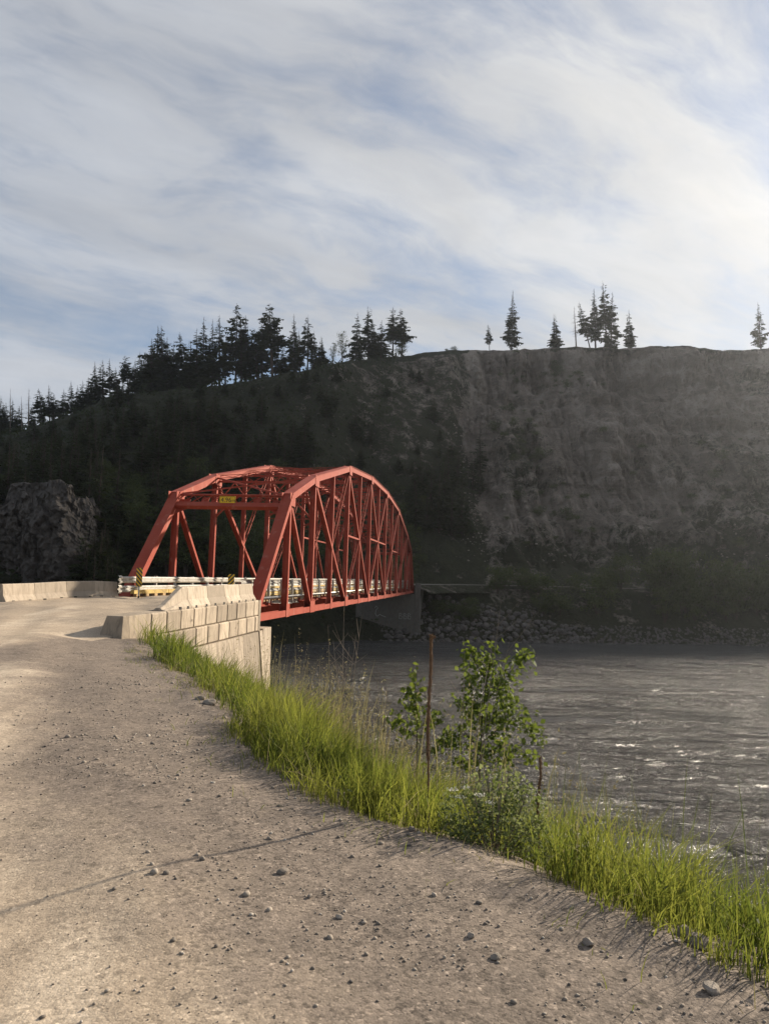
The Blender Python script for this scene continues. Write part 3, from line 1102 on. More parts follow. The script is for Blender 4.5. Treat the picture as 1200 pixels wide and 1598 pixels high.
    for t0 in (.255, .575):
        for k in range(12):
            m = MB().obox(Ln(k * 14 / 12 + .58, t0 + .085) + UP * deckh, BD * 3.46, BN * .62, UP * .035)
            B(m, 'running_board', M_WOOD)
    # curb timbers on packers along both edges
    for t, sg in ((.095, 1), (.905, -1)):
        for k in range(21):
            c = Ln((k + .5) * 14 / 21, t) + UP * (deckh + .215)
            tm = B(MB().obox(c, BD * 1.97, BN * .10, UP * .095), 'curb_timber', M_YTIM if k % 5 < 3 else M_WOOD)
            pk = MB()
            for e in (-1.5, -.5, .5, 1.5):
                pk.obox(c + BD * e - UP * .165, BD * .17, BN * .09, UP * .067)
            B(pk, 'packer_block', M_WOOD, tm)
    # guard rails: two W-beams each side on galvanised posts
    prof = [(0, -.155), (.035, -.15), (.075, -.10), (.075, -.055), (.022, -.02), (.022, .02), (.075, .055), (.075, .10), (.035, .15), (0, .155)]
    prof = prof + [(u - .008, v) for u, v in reversed(prof)]
    for t, sg, k0 in ((.075, 1, .05), (.925, -1, -.16)):
        for hz in (.36, .80):
            o0 = Ln(k0, t) + UP * (deckh + hz)
            n = 11
            ln = (14 - k0 + .1) * PAN / n
            for i in range(n):
                m = MB().prism(prof, o0 + BD * (ln * i) + BN * (.006 * (i % 2)), BN * sg, UP, BD, ln + .18)
                if i == 0:      # flared terminal
                    m.prism([(u * 1.25 + .006, v * 1.28) for u, v in prof], o0 - BD * .28, BN * sg, UP, BD, .30)
                B(m, 'guard_rail', M_GALV)
        for i in range(34):
            c = Ln(k0 + .25 + i * (13.9 / 34), t) + UP * (deckh + .36) - BN * (.075 * sg)
            B(MB().hsec(c - UP * .62, c + UP * .64, .14, .10, BN, .012), 'rail_post', M_GALV if i else M_RED)
        pi = MB().tube([Ln(.1, t) + UP * (deckh + .02) - BN * (.19 * sg), Ln(13.9, t) + UP * (deckh + .02) - BN * (.19 * sg)], .075, 8)
        B(pi, 'edge_pipe', M_GALV, smooth=True)
    # lower laterals
    for k in range(14):
        B(MB().beam(Ln(k, 0) - UP * .1, Ln(k + 1, 1) - UP * .1, .10, .08, UP), 'bottom_lateral', M_RED)
        B(MB().beam(Ln(k, 1) - UP * .19, Ln(k + 1, 0) - UP * .19, .10, .08, UP), 'bottom_lateral', M_RED)
    for k in (0, 14):
        for s in (0, 1):
            B(MB().obox(Ln(k, s) - UP * .29, BD * .35, BN * .3, UP * .085), 'bearing', M_DARK)
    return br


BRIDGE = build_bridge()


# clearance sign on the portal
def text_mesh(name, s, size, mat, parent, loc, rot, thick=.002):
    cu = bpy.data.curves.new(name, 'FONT')
    cu.body = s; cu.size = size; cu.extrude = thick; cu.align_x = 'CENTER'; cu.align_y = 'CENTER'
    cu.resolution_u = 3
    tmp = bpy.data.objects.new(name, cu)
    COL.objects.link(tmp)
    dg = bpy.context.evaluated_depsgraph_get()
    me = bpy.data.meshes.new_from_object(tmp.evaluated_get(dg))
    bpy.data.objects.remove(tmp)
    me.materials.clear(); me.materials.append(mat)
    o = link(name, me, parent)
    o.location = loc; o.rotation_euler = rot
    return o


def build_sign():
    t = .497
    pd = (Un(1, 0) - Ln(0, 0)).normalized()
    c = Un(1, t) - pd * .36
    c = c - BD * .34
    w, h = .94, .70
    px0 = atY(355, 784, c.y)
    c.x = px0.x; c.z = px0.z
    e = empty('clearance_sign', c, -AZ)
    MB().box(-w / 2, w / 2, 0, .012, -h / 2, h / 2).build('panel', M_YEL, e, bevel=.004)
    fr = MB()
    for z in (-h / 2 + .03, h / 2 - .03): fr.box(-w / 2 + .02, w / 2 - .02, -.0035, -.0005, z - .009, z + .009)
    for x in (-w / 2 + .03, w / 2 - .03): fr.box(x - .009, x + .009, -.0035, -.0005, -h / 2 + .045, h / 2 - .045)
    fr.build('border', M_BLK, e)
    text_mesh('numerals', '4.96', .36, M_BLK, e, (-.07, -.004, .13), (R(90), 0, 0))
    text_mesh('unit_letter', 'm', .24, M_BLK, e, (.35, -.004, .115), (R(90), 0, 0))
    a = MB()
    poly = [(-.10, .0), (-.10, -.06), (-.20, -.06), (0, -.26), (.20, -.06), (.10, -.06), (.10, .0)]
    a.prism(poly, (0, -.004, -.04), (1, 0, 0), (0, 0, 1), (0, 1, 0), .003)
    # arrow head cut flat: barbed top
    a.build('arrow', M_BLK, e)
    for x in (-.25, .25):
        MB().box(x - .03, x + .03, .013, .30, -.22, -.14).build('bracket', M_GALV, e)
    tag(e, 'yellow height sign reading 4.96 m with down arrow on the bridge portal', 'sign')


build_sign()


def hazard(px, pt, pb, Y, flip, label):
    b = atY(px, pb, Y); tp = atY(px, pt, Y)
    g = gz(b.x, b.y)
    zb = max(g, b.z - 1.4)
    e = empty('hazard_marker', (b.x, b.y, g), -AZ)
    h = tp.z - b.z
    o = MB().box(-.15, .15, 0, .006, -h / 2, h / 2).build('panel', M_HAZ, e)
    o.location = (0, -.035, b.z - g + h / 2)
    if flip: o.scale.x = -1
    MB().box(-.025, .025, -.025, .025, -.1, tp.z - g - .05).build('post', M_GALV, e)
    MB().box(-.03, .03, -.028, .028, -.1, .12).build('sleeve', M_DARK, e)
    tag(e, label, 'marker', 'striped hazard markers at the bridge entrance')


hazard(217.5, 886, 915.5, 34.0, False, 'black and yellow striped marker at the left end post of the bridge')
hazard(360.5, 896, 923, 33.6, True, 'black and yellow striped marker behind the concrete barriers on the right')


# ================================================================== BLOCK WALL, ABUTMENTS, BARRIERS
WD3 = Vector((WD[0], WD[1], 0)); WN3 = Vector((WN[0], WN[1], 0)); WA3 = Vector((WA[0], WA[1], 0))
WSL = .0115


def wtop(s): return .345 + WSL * s


def wall_block(s0, s1, z0f, z1f, dep, chamfer=False, out=0.0):
    g = .014
    s0 += g; s1 -= g
    m = MB()
    def P(s, o, z): return WA3 + WD3 * s + WN3 * o + UP * z
    c = .045
    # front face pillowed by chamfered arrises
    def ring(o, ins):
        return [P(s0 + ins, o, z0f(s0) + ins), P(s1 - ins, o, z0f(s1) + ins), P(s1 - ins, o, z1f(s1) - ins), P(s0 + ins, o, z1f(s0) - ins)]
    if chamfer:
        # end block: battered near end and big bevelled corner
        z0, z1 = z0f(s0) - .15, z1f(s0)
        bat = .16
        base = [P(s0 - bat, -.70 - .10, z0), P(s0 - bat, -.02, z0), P(s0 + .12, out + .03, z0), P(s1, out, z0), P(s1, -dep, z0)]
        top = [P(s0 + .05, -.62, z1), P(s0 + .02, -.10, z1), P(s0 + .26, out - .03, z1), P(s1, out, z1f(s1)), P(s1, -dep, z1f(s1))]
        n = 5
        m.add(base + top, [(i, (i + 1) % n, n + (i + 1) % n, n + i) for i in range(n)] + [tuple(range(n))[::-1], tuple(range(n, 2 * n))])
        return m
    r0 = ring(-dep, 0); r1 = ring(out - c, 0); r2 = ring(out, c)
    m.add(r0 + r1 + r2, [(3, 2, 1, 0)] + [(i, (i + 1) % 4, 4 + (i + 1) % 4, 4 + i) for i in range(4)] + [(4 + i, 4 + (i + 1) % 4, 8 + (i + 1) % 4, 8 + i) for i in range(4)] + [(8, 9, 10, 11)])
    return m


def build_wall():
    e = empty('block_wall', tuple(WA3 + UP * -.35))
    inv = Matrix.Translation(-(WA3 + UP * -.35))
    tag(e, 'two-row retaining wall of square concrete blocks beside the road', 'wall')

    def B(m, name, mat, **k):
        o = m.build(name, mat, None, **k)
        o.data.transform(inv); o.parent = e
        return o
    BL = 1.115
    B(wall_block(0, 1.62, lambda s: wtop(s) - .70, wtop, .78, True), 'end_block', M_CONC, bevel=.02)
    s = 1.62
    i = 0
    while s < 12.2:
        s1 = min(s + BL, 12.35)
        if 12.35 - s1 < .3: s1 = 12.35
        B(wall_block(s, s1, lambda q: wtop(q) - .70 + .008, wtop, .75, out=rnd.uniform(-.012, .015)), 'concrete_block', M_CONC, bevel=.008)
        s = s1
    s = .75
    while s < 12.2:
        s1 = min(s + BL, 12.35)
        if 12.35 - s1 < .3: s1 = 12.35
        B(wall_block(s, s1, lambda q: wtop(q) - 1.40 + .008, lambda q: wtop(q) - .70 - .008, .75, out=rnd.uniform(-.005, .022)), 'concrete_block', M_CONC, bevel=.008)
        s = s1
    text_mesh('stencil_number', '81', .13, M_BLK, e, (0, 0, 0), (0, 0, 0), .001)
    o = [c for c in e.children if c.name.startswith('stencil')][0]
    p = WA3 + WD3 * 4.75 + WN3 * .022 + UP * (wtop(4.7) - .42) - (WA3 + UP * -.35)
    o.location = p
    o.rotation_euler = (R(90), 0, math.atan2(WD[1], WD[0]))
    return e


build_wall()


def build_abutment():
    e = empty('near_abutment', tuple(WA3 + WD3 * 11 + UP * -7))
    org = WA3 + WD3 * 11 + UP * -7
    inv = Matrix.Translation(-org)
    tag(e, 'tall board-marked concrete abutment under the near end of the bridge', 'abutment')

    def B(m, name, mat, **k):
        o = m.build(name, mat, None, **k)
        o.data.transform(inv); o.parent = e
        return o
    def P(s, o, z): return WA3 + WD3 * s + WN3 * o + UP * z
    # battered wing wall below the blocks, cast in panels
    z1 = lambda s: wtop(s) - 1.42
    edges = [1.5, 4.6, 7.7, 10.2, 12.35]
    for a, b in zip(edges[:-1], edges[1:]):
        m = MB()
        a2, b2 = a + .008, b - .008
        zb = -8.0
        base = [P(a2, .03, z1(a)), P(b2, .03, z1(b)), P(b2, -.9, z1(b)), P(a2, -.9, z1(a))]
        bot = [P(a2, .75, zb), P(b2, .75, zb), P(b2, -.9, zb), P(a2, -.9, zb)]
        m.add(base + bot, [(0, 1, 2, 3), (7, 6, 5, 4), (0, 4, 5, 1), (1, 5, 6, 2), (2, 6, 7, 3), (3, 7, 4, 0)])
        B(m, 'wing_wall', M_CONC3)
    # corner pilaster
    m = MB()
    a, b = 12.36, 12.75
    base = [P(a, .08, z1(a) + .03), P(b, .08, z1(b) + .03), P(b, -.9, z1(b)), P(a, -.9, z1(a))]
    bot = [P(a, .85, -8), P(b, .85, -8), P(b, -.9, -8), P(a, -.9, -8)]
    m.add(base + bot, [(0, 1, 2, 3), (7, 6, 5, 4), (0, 4, 5, 1), (1, 5, 6, 2), (2, 6, 7, 3), (3, 7, 4, 0)])
    B(m, 'corner_pilaster', M_CONC3)
    # backwall end beside the blocks
    m = MB()
    vs = [P(12.36, .0, z1(12.4) + .05), P(12.62, .0, z1(12.4) + .05), P(12.62, -.75, z1(12.4) + .05), P(12.36, -.75, z1(12.4) + .05)]
    m.add(vs + [v + UP * 1.36 for v in vs], [(3, 2, 1, 0), (4, 5, 6, 7), (0, 1, 5, 4), (1, 2, 6, 5), (2, 3, 7, 6), (3, 0, 4, 7)])
    B(m, 'end_post', M_CONC3)
    # front wall under the bearings
    c0 = L0 - BD * .5 - BN * .9
    m = MB()
    z0, z1_ = -9.5, L0.z - .38
    for (za, zb, da, db) in ((z0, z1_, -.3, .75),):
        vs = [c0 + BD * (-.35), c0 + BD * .95, c0 + BD * .95 + BN * (WID + 2.4), c0 + BD * (-.35) + BN * (WID + 2.4)]
        lo = [Vector((v.x, v.y, za)) for v in vs]; hi = [Vector((v.x, v.y, zb)) for v in vs]
        lo[1] += BD * .5; lo[2] += BD * .5
        m.add(lo + hi, [(3, 2, 1, 0), (4, 5, 6, 7), (0, 1, 5, 4), (1, 2, 6, 5), (2, 3, 7, 6), (3, 0, 4, 7)])
    B(m, 'bearing_wall', M_CONC3)
    m = MB()
    vs = [c0 + BD * (-.30) + BN * .5, c0 + BD * .12 + BN * .5, c0 + BD * .12 + BN * (WID + 2.3), c0 + BD * (-.30) + BN * (WID + 2.3)]
    lo = [Vector((v.x, v.y, L0.z - .37)) for v in vs]; hi = [Vector((v.x, v.y, DECK - .03)) for v in vs]
    m.add(lo + hi, [(3, 2, 1, 0), (4, 5, 6, 7), (0, 1, 5, 4), (1, 2, 6, 5), (2, 3, 7, 6), (3, 0, 4, 7)])
    B(m, 'back_wall', M_CONC3)


build_abutment()


def build_far_abutment():
    c = Ln(14, .5)
    e = empty('far_abutment', (c.x, c.y, -7.5))
    inv = Matrix.Translation((-c.x, -c.y, 7.5))
    tag(e, 'grey concrete abutment under the far end of the bridge', 'abutment')

    def B(m, name, mat, par=None, **k):
        o = m.build(name, mat, None, **k)
        o.data.transform(inv); o.parent = par or e
        return o
    F = c + BD * .1
    def P(u, w, z): return Vector((F.x, F.y, 0)) + BD * u + BN * w + UP * z
    hw = WID / 2
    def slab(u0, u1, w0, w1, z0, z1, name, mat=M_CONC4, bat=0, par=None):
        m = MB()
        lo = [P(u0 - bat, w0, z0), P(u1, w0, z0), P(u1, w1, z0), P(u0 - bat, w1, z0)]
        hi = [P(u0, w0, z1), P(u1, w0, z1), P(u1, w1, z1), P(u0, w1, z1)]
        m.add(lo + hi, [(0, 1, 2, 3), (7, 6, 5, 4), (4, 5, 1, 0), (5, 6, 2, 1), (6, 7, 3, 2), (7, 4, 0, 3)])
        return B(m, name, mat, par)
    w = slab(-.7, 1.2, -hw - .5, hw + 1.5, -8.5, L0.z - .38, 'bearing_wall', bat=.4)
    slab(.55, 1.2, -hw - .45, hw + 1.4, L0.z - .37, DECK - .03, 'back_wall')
    slab(-.8, .5, -hw - 1.35, -hw - .52, -8.5, DECK + .55, 'corner_pillar')
    slab(.52, 8.0, -hw - 1.2, -hw - .6, -8.5, DECK + .1, 'wing_wall')
    slab(-.85, .2, hw + 1.52, hw + 2.4, -8.5, L0.z + .2, 'corner_pillar')
    # pale spray-paint scrawls on the river face
    def scrawl(w0, z0, pts, r=.06):
        m = MB()
        m.tube([P(-.735 - .4 * (L0.z - .38 - (z0 + b)) / 7.7, w0 - a, z0 + b) for a, b in pts], r, 4)
        B(m, 'spray_paint', MATS['spray_paint'], w)
    mk_simple('spray_paint', (.30, .29, .27), .8, .1, 5)
    scrawl(2.6, -3.5, [(0, .3), (.2, .6), (.5, .3), (.2, 0), (.1, -.6), (.3, -1.0), (.5, -1.0), (.8, -.7), (1.2, -.9), (1.8, -1.1)])
    for i in range(3):
        scrawl(-1.4 - .7 * i, -4.4, [(0, .5), (0, -.4), (.35, -.4), (.45, 0), (.1, .1), (.4, .3), (.1, .5)])


build_far_abutment()

JPROF = [(-.30, 0), (-.30, .075), (-.16, .30), (-.105, .72), (-.085, .76), (.085, .76), (.105, .72), (.16, .30), (.30, .075), (.30, 0)]


def barrier(p, q, zb0, zb1, label, group, taper=False, h=1.0, slots=True, parent=None):
    p = Vector((*p, 0)); q = Vector((*q, 0))
    d = (q - p); L = d.length; d /= L
    nn = Vector((-d.y, d.x, 0))
    e = empty('concrete_barrier', (p.x, p.y, zb0), math.atan2(d.y, d.x))
    m = MB()
    g = .012
    xs = [g, L - g] if not taper else [g, L * .16, L * .80, L - g]
    hs = [h, h] if not taper else [.12, .24, h, h]
    # gentle slices so the mesh follows the slope
    vs = []
    n = len(JPROF)
    for x, hh in zip(xs, hs):
        zz = (zb1 - zb0) * x / L
        for u, v in JPROF:
            vs.append((x, u * (1 if not taper or hh == h else .85 + .15 * hh), v * hh + zz))
    fs = []
    for i in range(len(xs) - 1):
        for k in range(n):
            fs.append((i * n + k, i * n + (k + 1) % n, (i + 1) * n + (k + 1) % n, (i + 1) * n + k))
    fs += [tuple(reversed(range(n))), tuple(range((len(xs) - 1) * n, len(xs) * n))]
    m.add(vs, fs)
    m.build('body', M_CONC2, e, bevel=.012 if not taper else .008)
    if slots:
        for t in (.24, .76) if not taper else (.55, .85):
            zz = (zb1 - zb0) * t
            for sg in (-1, 1):
                x = t * L
                MB().prism([(-.10, -.01), (.10, -.01), (.07, .085), (-.07, .085)], (x, sg * .255, zz), (1, 0, 0), (0, 0, 1), (0, sg, 0), .052).build('slot_shade', M_DARK, e)  # dark solid stands for the shade inside an open slot
    tag(e, label, 'barrier', group)
    return e


# on top of the block wall
js = [2.75, 4.78, 6.62, 8.42, 10.2, 12.0]
jn = ['tapered end piece of the concrete barrier on the block wall', 'second concrete barrier from the tapered end on the block wall',
      'third concrete barrier from the tapered end on the block wall', 'fourth concrete barrier from the tapered end on the block wall',
      'concrete barrier on the block wall nearest the bridge truss']
for i, (a, b) in enumerate(zip(js[:-1], js[1:])):
    p = WA + WD * a - WN * .345; q = WA + WD * b - WN * .345
    barrier(tuple(p), tuple(q), wtop(a) + .004, wtop(b) + .004, jn[i], 'concrete barriers on the block wall', i == 0, .97)
# along the left edge of the road
ln = ['pale concrete road barrier far left, running out of the picture', None, None, None]
lab = ['outermost pale concrete road barrier, cut by the left edge of the picture', 'pale concrete road barrier with a scribbled tag on its face',
       'concrete road barrier striped by curved truss shadows', 'shaded end piece of the road barrier next to the guard rail']
bl = BARL[3:]
for i in range(len(bl) - 1):
    p, q = bl[i], bl[i + 1]
    if i == 0: p, q = (bl[0][0] + .0, bl[0][1]), bl[1]
    ztop = [(905, 913.5), (913.5, 912.5), (912.5, 910.5), (910.5, 909.5), (909.5, 909)]
    z0 = gz(p[0] + .3, p[1] - .3) - .04; z1 = gz(q[0] + .3, q[1] - .3) - .04
    if i == 0:
        continue
    e = barrier(p, q, z0, z1, lab[i - 1], 'concrete barriers along the left road edge', False, .98)
    if i == 2:
        g = text_mesh('scribbled_tag', '(GKRD', .34, mk_simple('tag_paint', (.16, .13, .11), .9, .1, 5), e, (0, 0, 0), (0, 0, 0), .001)
        dd = Vector((q[0] - p[0], q[1] - p[1], 0)); L = dd.length
        g.location = (L * .5, -.135, .47)
        g.rotation_euler = (R(90) - math.atan2(.055, .42), 0, 0)
        g.scale = (1.15, .85, 1)

# ================================================================== VEGETATION BUILDERS
class Leafy:
    """numpy triangle/quad soup with a per-vertex tint"""
    def __init__(s):
        s.v = []; s.f = []; s.t = []; s.n = 0

    def quad(s, a, b, c, d, tint):
        s.v += [a, b, c, d]; s.f.append((s.n, s.n + 1, s.n + 2, s.n + 3)); s.t += [tint] * 4; s.n += 4

    def mesh(s, name, mat):
        me = mesh_np(name, np.array([tuple(p) for p in s.v]), np.array(s.f), mat)
        set_attr(me, 'tint', s.t)
        return me


def conifer_meshes(seed, H=20.0, base_w=.20, bare=.12, dens=1.0, taper=.9, droop=.35, ragged=.35, dead=False):
    """a fir of height H: trunk mesh, crown mesh of drooping sprays"""
    r = random.Random(seed)
    lean = Vector((r.uniform(-.02, .02), r.uniform(-.02, .02), 0))
    tp = []
    for i in range(9):
        t = i / 8
        tp.append(Vector((r.uniform(-.04, .04) * t, r.uniform(-.04, .04) * t, H * t)) + lean * (H * t))
    tr = MB().tube(tp, [max(.02, H * .0145 * (1 - t / 8) ** .85) for t in range(9)], 6)
    cr = Leafy()
    tip = H * .995
    z = H * bare
    step = H * .0175 / dens
    while z < tip:
        t = z / H
        prof = (1 - (t - bare) / (1 - bare))
        env = H * base_w * min(1.0, (prof ** taper) * 1.02 + .015) * min(1.0, .55 + (t - bare) * 4)
        nb = max(3, int(6 * min(1, .5 + prof)))
        for k in range(nb):
            if r.random() < ragged * .55: continue
            an = r.uniform(0, 6.283)
            L = env * (r.uniform(.62, 1.12) if r.random() > .12 else r.uniform(1.1, 1.35))
            L *= .62 + .66 * random.Random(seed * 7919 + int(t * 17) * 31 + int(an * 1.6)).random()
            if L < .12: L = .12
            dr = Vector((math.cos(an), math.sin(an), 0))
            sd = Vector((-dr.y, dr.x, 0))
            o = lean * z + Vector((0, 0, z + r.uniform(-.5, .5) * step))
            up0 = r.uniform(-.15, .35) * (1 if t < .8 else 2.2)
            p1 = o + dr * (L * .55) + Vector((0, 0, L * .55 * up0 - L * droop * .18))
            p2 = o + dr * L + Vector((0, 0, L * up0 * .7 - L * droop * r.uniform(.35, .75)))
            tr.beam(o, p1, .012 * H ** .5, .012 * H ** .5, sd)
            if dead:
                tr.beam(p1, p2, .006 * H ** .5, .006 * H ** .5, sd)
                continue
            tint = r.uniform(.1, .9)
            ns = max(3, int(3 + L * 2.2))
            for j in range(ns):
                f = .16 + .84 * (j + r.random()) / ns
                c = o.lerp(p1, f / .55) if f < .55 else p1.lerp(p2, (f - .55) / .45)
                wd = L * (.30 * (1 - f) + .12) * r.uniform(.7, 1.4)
                for sg in (-1, 1):
                    if r.random() < .12: continue
                    e = c + sd * (sg * wd) + dr * (wd * r.uniform(.3, .9)) - Vector((0, 0, wd * r.uniform(.05, .75)))
                    q = c + dr * (L * .16)
                    hang = Vector((0, 0, -wd * r.uniform(.12, .45)))
                    cr.quad(c, q, e, c.lerp(e, .55) + hang, tint)
            tw = .05 * L + .05
            cr.quad(p1.lerp(p2, .5) - sd * tw, p2 + dr * .05, p1.lerp(p2, .5) + sd * tw, p1, tint)
        z += step * r.uniform(.75, 1.3)
    tm = tr.mesh('trunk', M_BARK2 if dead else M_BARK)
    cm = None if dead else cr.mesh('crown', M_NEED)
    return tm, cm


def broad_meshes(seed, H=6.0, W=4.0, leaves=1500, ls=.22, mat=None, bark=None, stems=5, low=.08, clump=16):
    """many-stemmed broadleaf: limbs and clumped leaves"""
    r = random.Random(seed)
    g = np.random.default_rng(seed)
    tr = MB()
    tips = []
    for i in range(stems):
        an = 6.283 * i / stems + r.uniform(-.5, .5)
        sp = r.uniform(.15, .5) * W
        top = Vector((math.cos(an) * sp, math.sin(an) * sp, H * r.uniform(.6, .97)))
        mid = Vector((top.x * .35, top.y * .35, top.z * .5))
        tr.tube([(0, 0, -.1), mid, top], [H * .013, H * .009, H * .003], 5)
        for j in range(4):
            f = r.uniform(.3, .95)
            b = Vector((0, 0, 0)).lerp(mid, f * 2) if f < .5 else mid.lerp(top, f * 2 - 1)
            a2 = r.uniform(0, 6.283); l2 = W * r.uniform(.12, .34)
            e = b + Vector((math.cos(a2) * l2, math.sin(a2) * l2, l2 * r.uniform(.1, .8)))
            tr.tube([b, e], [H * .005, H * .002], 4)
            tips.append(e)
        tips.append(top)
    for k in range(clump):
        th = r.uniform(0, 6.283); rr = W * .5 * math.sqrt(r.random()); zz = H * (low + (1 - low) * r.random() ** .8)
        lim = math.sqrt(max(.05, 1 - ((zz / H - .45) / .6) ** 2))
        tips.append(Vector((math.cos(th) * rr * lim, math.sin(th) * rr * lim, zz)))
    T = np.array([tuple(t) for t in tips])
    ci = g.integers(0, len(T), leaves)
    sz = g.uniform(.4, 1.2, len(T)) * W * .12
    c = T[ci] + g.normal(0, 1, (leaves, 3)) * sz[ci][:, None] * np.array([1, 1, .75])
    c[:, 2] = np.maximum(c[:, 2], H * low * .3)
    V, F, tint = leaf_quads(c, ls, g)
    me = mesh_np('foliage', V, F, mat or M_BROAD)
    tv = np.clip(g.uniform(0, 1, len(T))[ci] * .7 + g.uniform(-.2, .3, leaves), 0, 1)
    set_attr(me, 'tint', np.repeat(tv, 4))
    return tr.mesh('stems', bark or M_BARK), me


def leaf_quads(c, ls, g, upbias=.3, asp=.55):
    n = len(c)
    s = ls * g.uniform(.6, 1.3, n)[:, None]
    a = g.normal(0, 1, (n, 3)); a[:, 2] -= .3
    a /= np.linalg.norm(a, axis=1, keepdims=True)
    u = g.normal(0, 1, (n, 3)); u[:, 2] += upbias
    b = np.cross(a, u); b /= np.linalg.norm(b, axis=1, keepdims=True) + 1e-9
    nn = np.cross(a, b)
    p0 = c - a * s * .5; p2 = c + a * s * .5
    p1 = c + b * s * asp * .5 + nn * s * .08 - a * s * .08; p3 = c - b * s * asp * .5 + nn * s * .08 - a * s * .08
    V = np.stack([p0, p1, p2, p3], 1).reshape(-1, 3)
    F = np.arange(4 * n).reshape(-1, 4)
    return V, F, None


def tree_from(meshes, names, root, loc, scale, rz=0.0, tilt=(0, 0)):
    e = empty(root, loc, rz)
    e.scale = scale if hasattr(scale, '__len__') else (scale,) * 3
    e.rotation_euler = (tilt[0], tilt[1], rz)
    for me, nm in zip(meshes, names):
        if me: link(nm, me, e)
    return e


FIRS = [conifer_meshes(11, 20, .17, .10, 1.05, .95, .35, .25), conifer_meshes(12, 20, .205, .06, 1.0, .9, .42, .35),
        conifer_meshes(13, 20, .15, .16, 1.1, .8, .30, .30), conifer_meshes(14, 20, .17, .30, .9, .65, .30, .55),
        conifer_meshes(15, 20, .22, .04, 1.2, 1.0, .40, .15), conifer_meshes(16, 20, .12, .12, .9, .75, .28, .45)]
VAR = {0: [0, 6, 9], 1: [1, 7], 2: [2, 6, 5], 3: [3, 8, 3], 4: [4, 7], 5: [5, 2, 10]}
FIRS += [conifer_meshes(17, 20, .165, .14, .95, .85, .38, .40), conifer_meshes(18, 20, .21, .08, .9, .8, .45, .45), conifer_meshes(19, 20, .19, .38, .8, .55, .28, .62),
         conifer_meshes(22, 20, .185, .18, .85, .75, .40, .55), conifer_meshes(23, 20, .13, .22, .8, .7, .25, .55)]
SNAG = conifer_meshes(21, 20, .10, .30, .55, .7, .25, .5, dead=True)

# ---------------------------------------------------------------- firs along the skyline
# (top px x, top y, base px x, base y, kind)
RIDGE = [(-8, 612, -8, 664, 1), (6, 628, 6, 662, 4), (22, 622, 22, 662, 0), (31, 632, 31, 662, 1), (50, 630, 51, 660, 4), (64, 622, 66, 658, 1), (85, 612, 86, 652, 0), (100, 606, 100, 646, 1), (121, 600, 121, 637, 1), (139, 588, 140, 626, 4), (182, 572, 183, 612, 1), (210, 560, 211, 609, 0), (237, 528, 237, 608, 4), (263, 525, 263, 609, 1), (295, 530, 296, 611, 4), (2, 617, 2, 660, 2), (10, 627, 10, 662, 1), (17, 606, 18, 660, 9), (26, 640, 26, 662, 4), (35, 618, 36, 660, 9), (44, 606, 46, 660, 9),
         (58, 604, 70, 655, 3), (77, 600, 79, 652, 5), (91, 622, 92, 648, 2), (112.5, 593, 112, 640, 2), (130, 593, 130, 632, 4), (148, 563, 150, 618, 0),
         (161, 560, 162, 614, 0), (171, 559, 173, 612, 5), (197, 554, 203, 608, 3), (217, 548, 219, 608, 1), (228, 549, 229, 608, 3), (247, 508, 246, 608, 1), (254, 506, 256, 608, 0),
         (281, 518, 289, 610, 3), (270, 535, 270, 610, 1), (306, 512, 306, 612, 1), (317, 494, 317, 610, 1), (330, 497, 331, 608, 0), (343, 491, 343, 605, 2), (355, 520, 352, 604, 3), (368, 474, 368, 602, 3), (376, 500, 377, 601, 2),
         (384, 491, 384, 600, 0), (395, 512, 402, 600, 3), (407.5, 501, 409, 600, 2), (419, 473, 425, 600, 3), (428, 506, 430, 598, 2), (443, 535, 443, 596, 4), (458.5, 489, 460, 592, 0), (468, 515, 468, 590, 2),
         (479, 491, 480, 586, 3), (490, 515, 489, 583, 0), (502, 524, 502, 580, 4), (559, 487, 556, 570, 1), (574.5, 478, 575, 568, 0),
         (583, 505, 584, 567, 1), (594, 499, 594, 566, 4), (614.5, 478, 613, 562, 3), (626, 480, 628, 562, 3)]
ORD = ['first', 'second', 'third', 'fourth', 'fifth', 'sixth', 'seventh', 'eighth', 'ninth', 'tenth', 'eleventh', 'twelfth', 'thirteenth', 'fourteenth', 'fifteenth',
       'sixteenth', 'seventeenth', 'eighteenth', 'nineteenth', 'twentieth']


def ordinal(i):
    if i < 20: return ORD[i]
    tens = {2: 'twenty', 3: 'thirty', 4: 'forty', 5: 'fifty', 6: 'sixty'}[(i + 1) // 10]
    u = (i + 1) % 10
    return tens + '-' + ORD[u - 1] if u else {2: 'twentieth', 3: 'thirtieth', 4: 'fortieth', 5: 'fiftieth', 6: 'sixtieth'}[(i + 1) // 10]


def skyline_tree(tx, ty, bx, by, kind, name, label, group, back=3.0, wmax=1.4):
    r = ray(bx, by)
    a = r.x / r.y
    yc, zc = crest_of(a)
    Y = float(yc) + back
    b = Vector((a * Y, Y, far_z(a * Y, Y)))
    tp = atY(tx, ty, Y)
    h = max(3.0, tp.z - b.z + .3)
    s = h / 20.0
    ms, nm = (SNAG, ('trunk', 'crown')) if kind == 9 else (FIRS[rnd.choice(VAR[kind])], ('trunk', 'crown'))
    tilt = math.atan2(tp.x - b.x, h) + rnd.uniform(-.02, .02)
    wd = rnd.uniform(.95 if wmax > 1.2 else .8, wmax)
    e = tree_from(ms, nm, name, (b.x, b.y, b.z - .4), (s * wd, s * wd, s), 0, (0, tilt))
    e.rotation_mode = 'YXZ' if False else 'XYZ'
    for c in e.children: c.rotation_euler.z = rnd.uniform(0, 6.28)
    tag(e, label, 'tree', group)
    return e


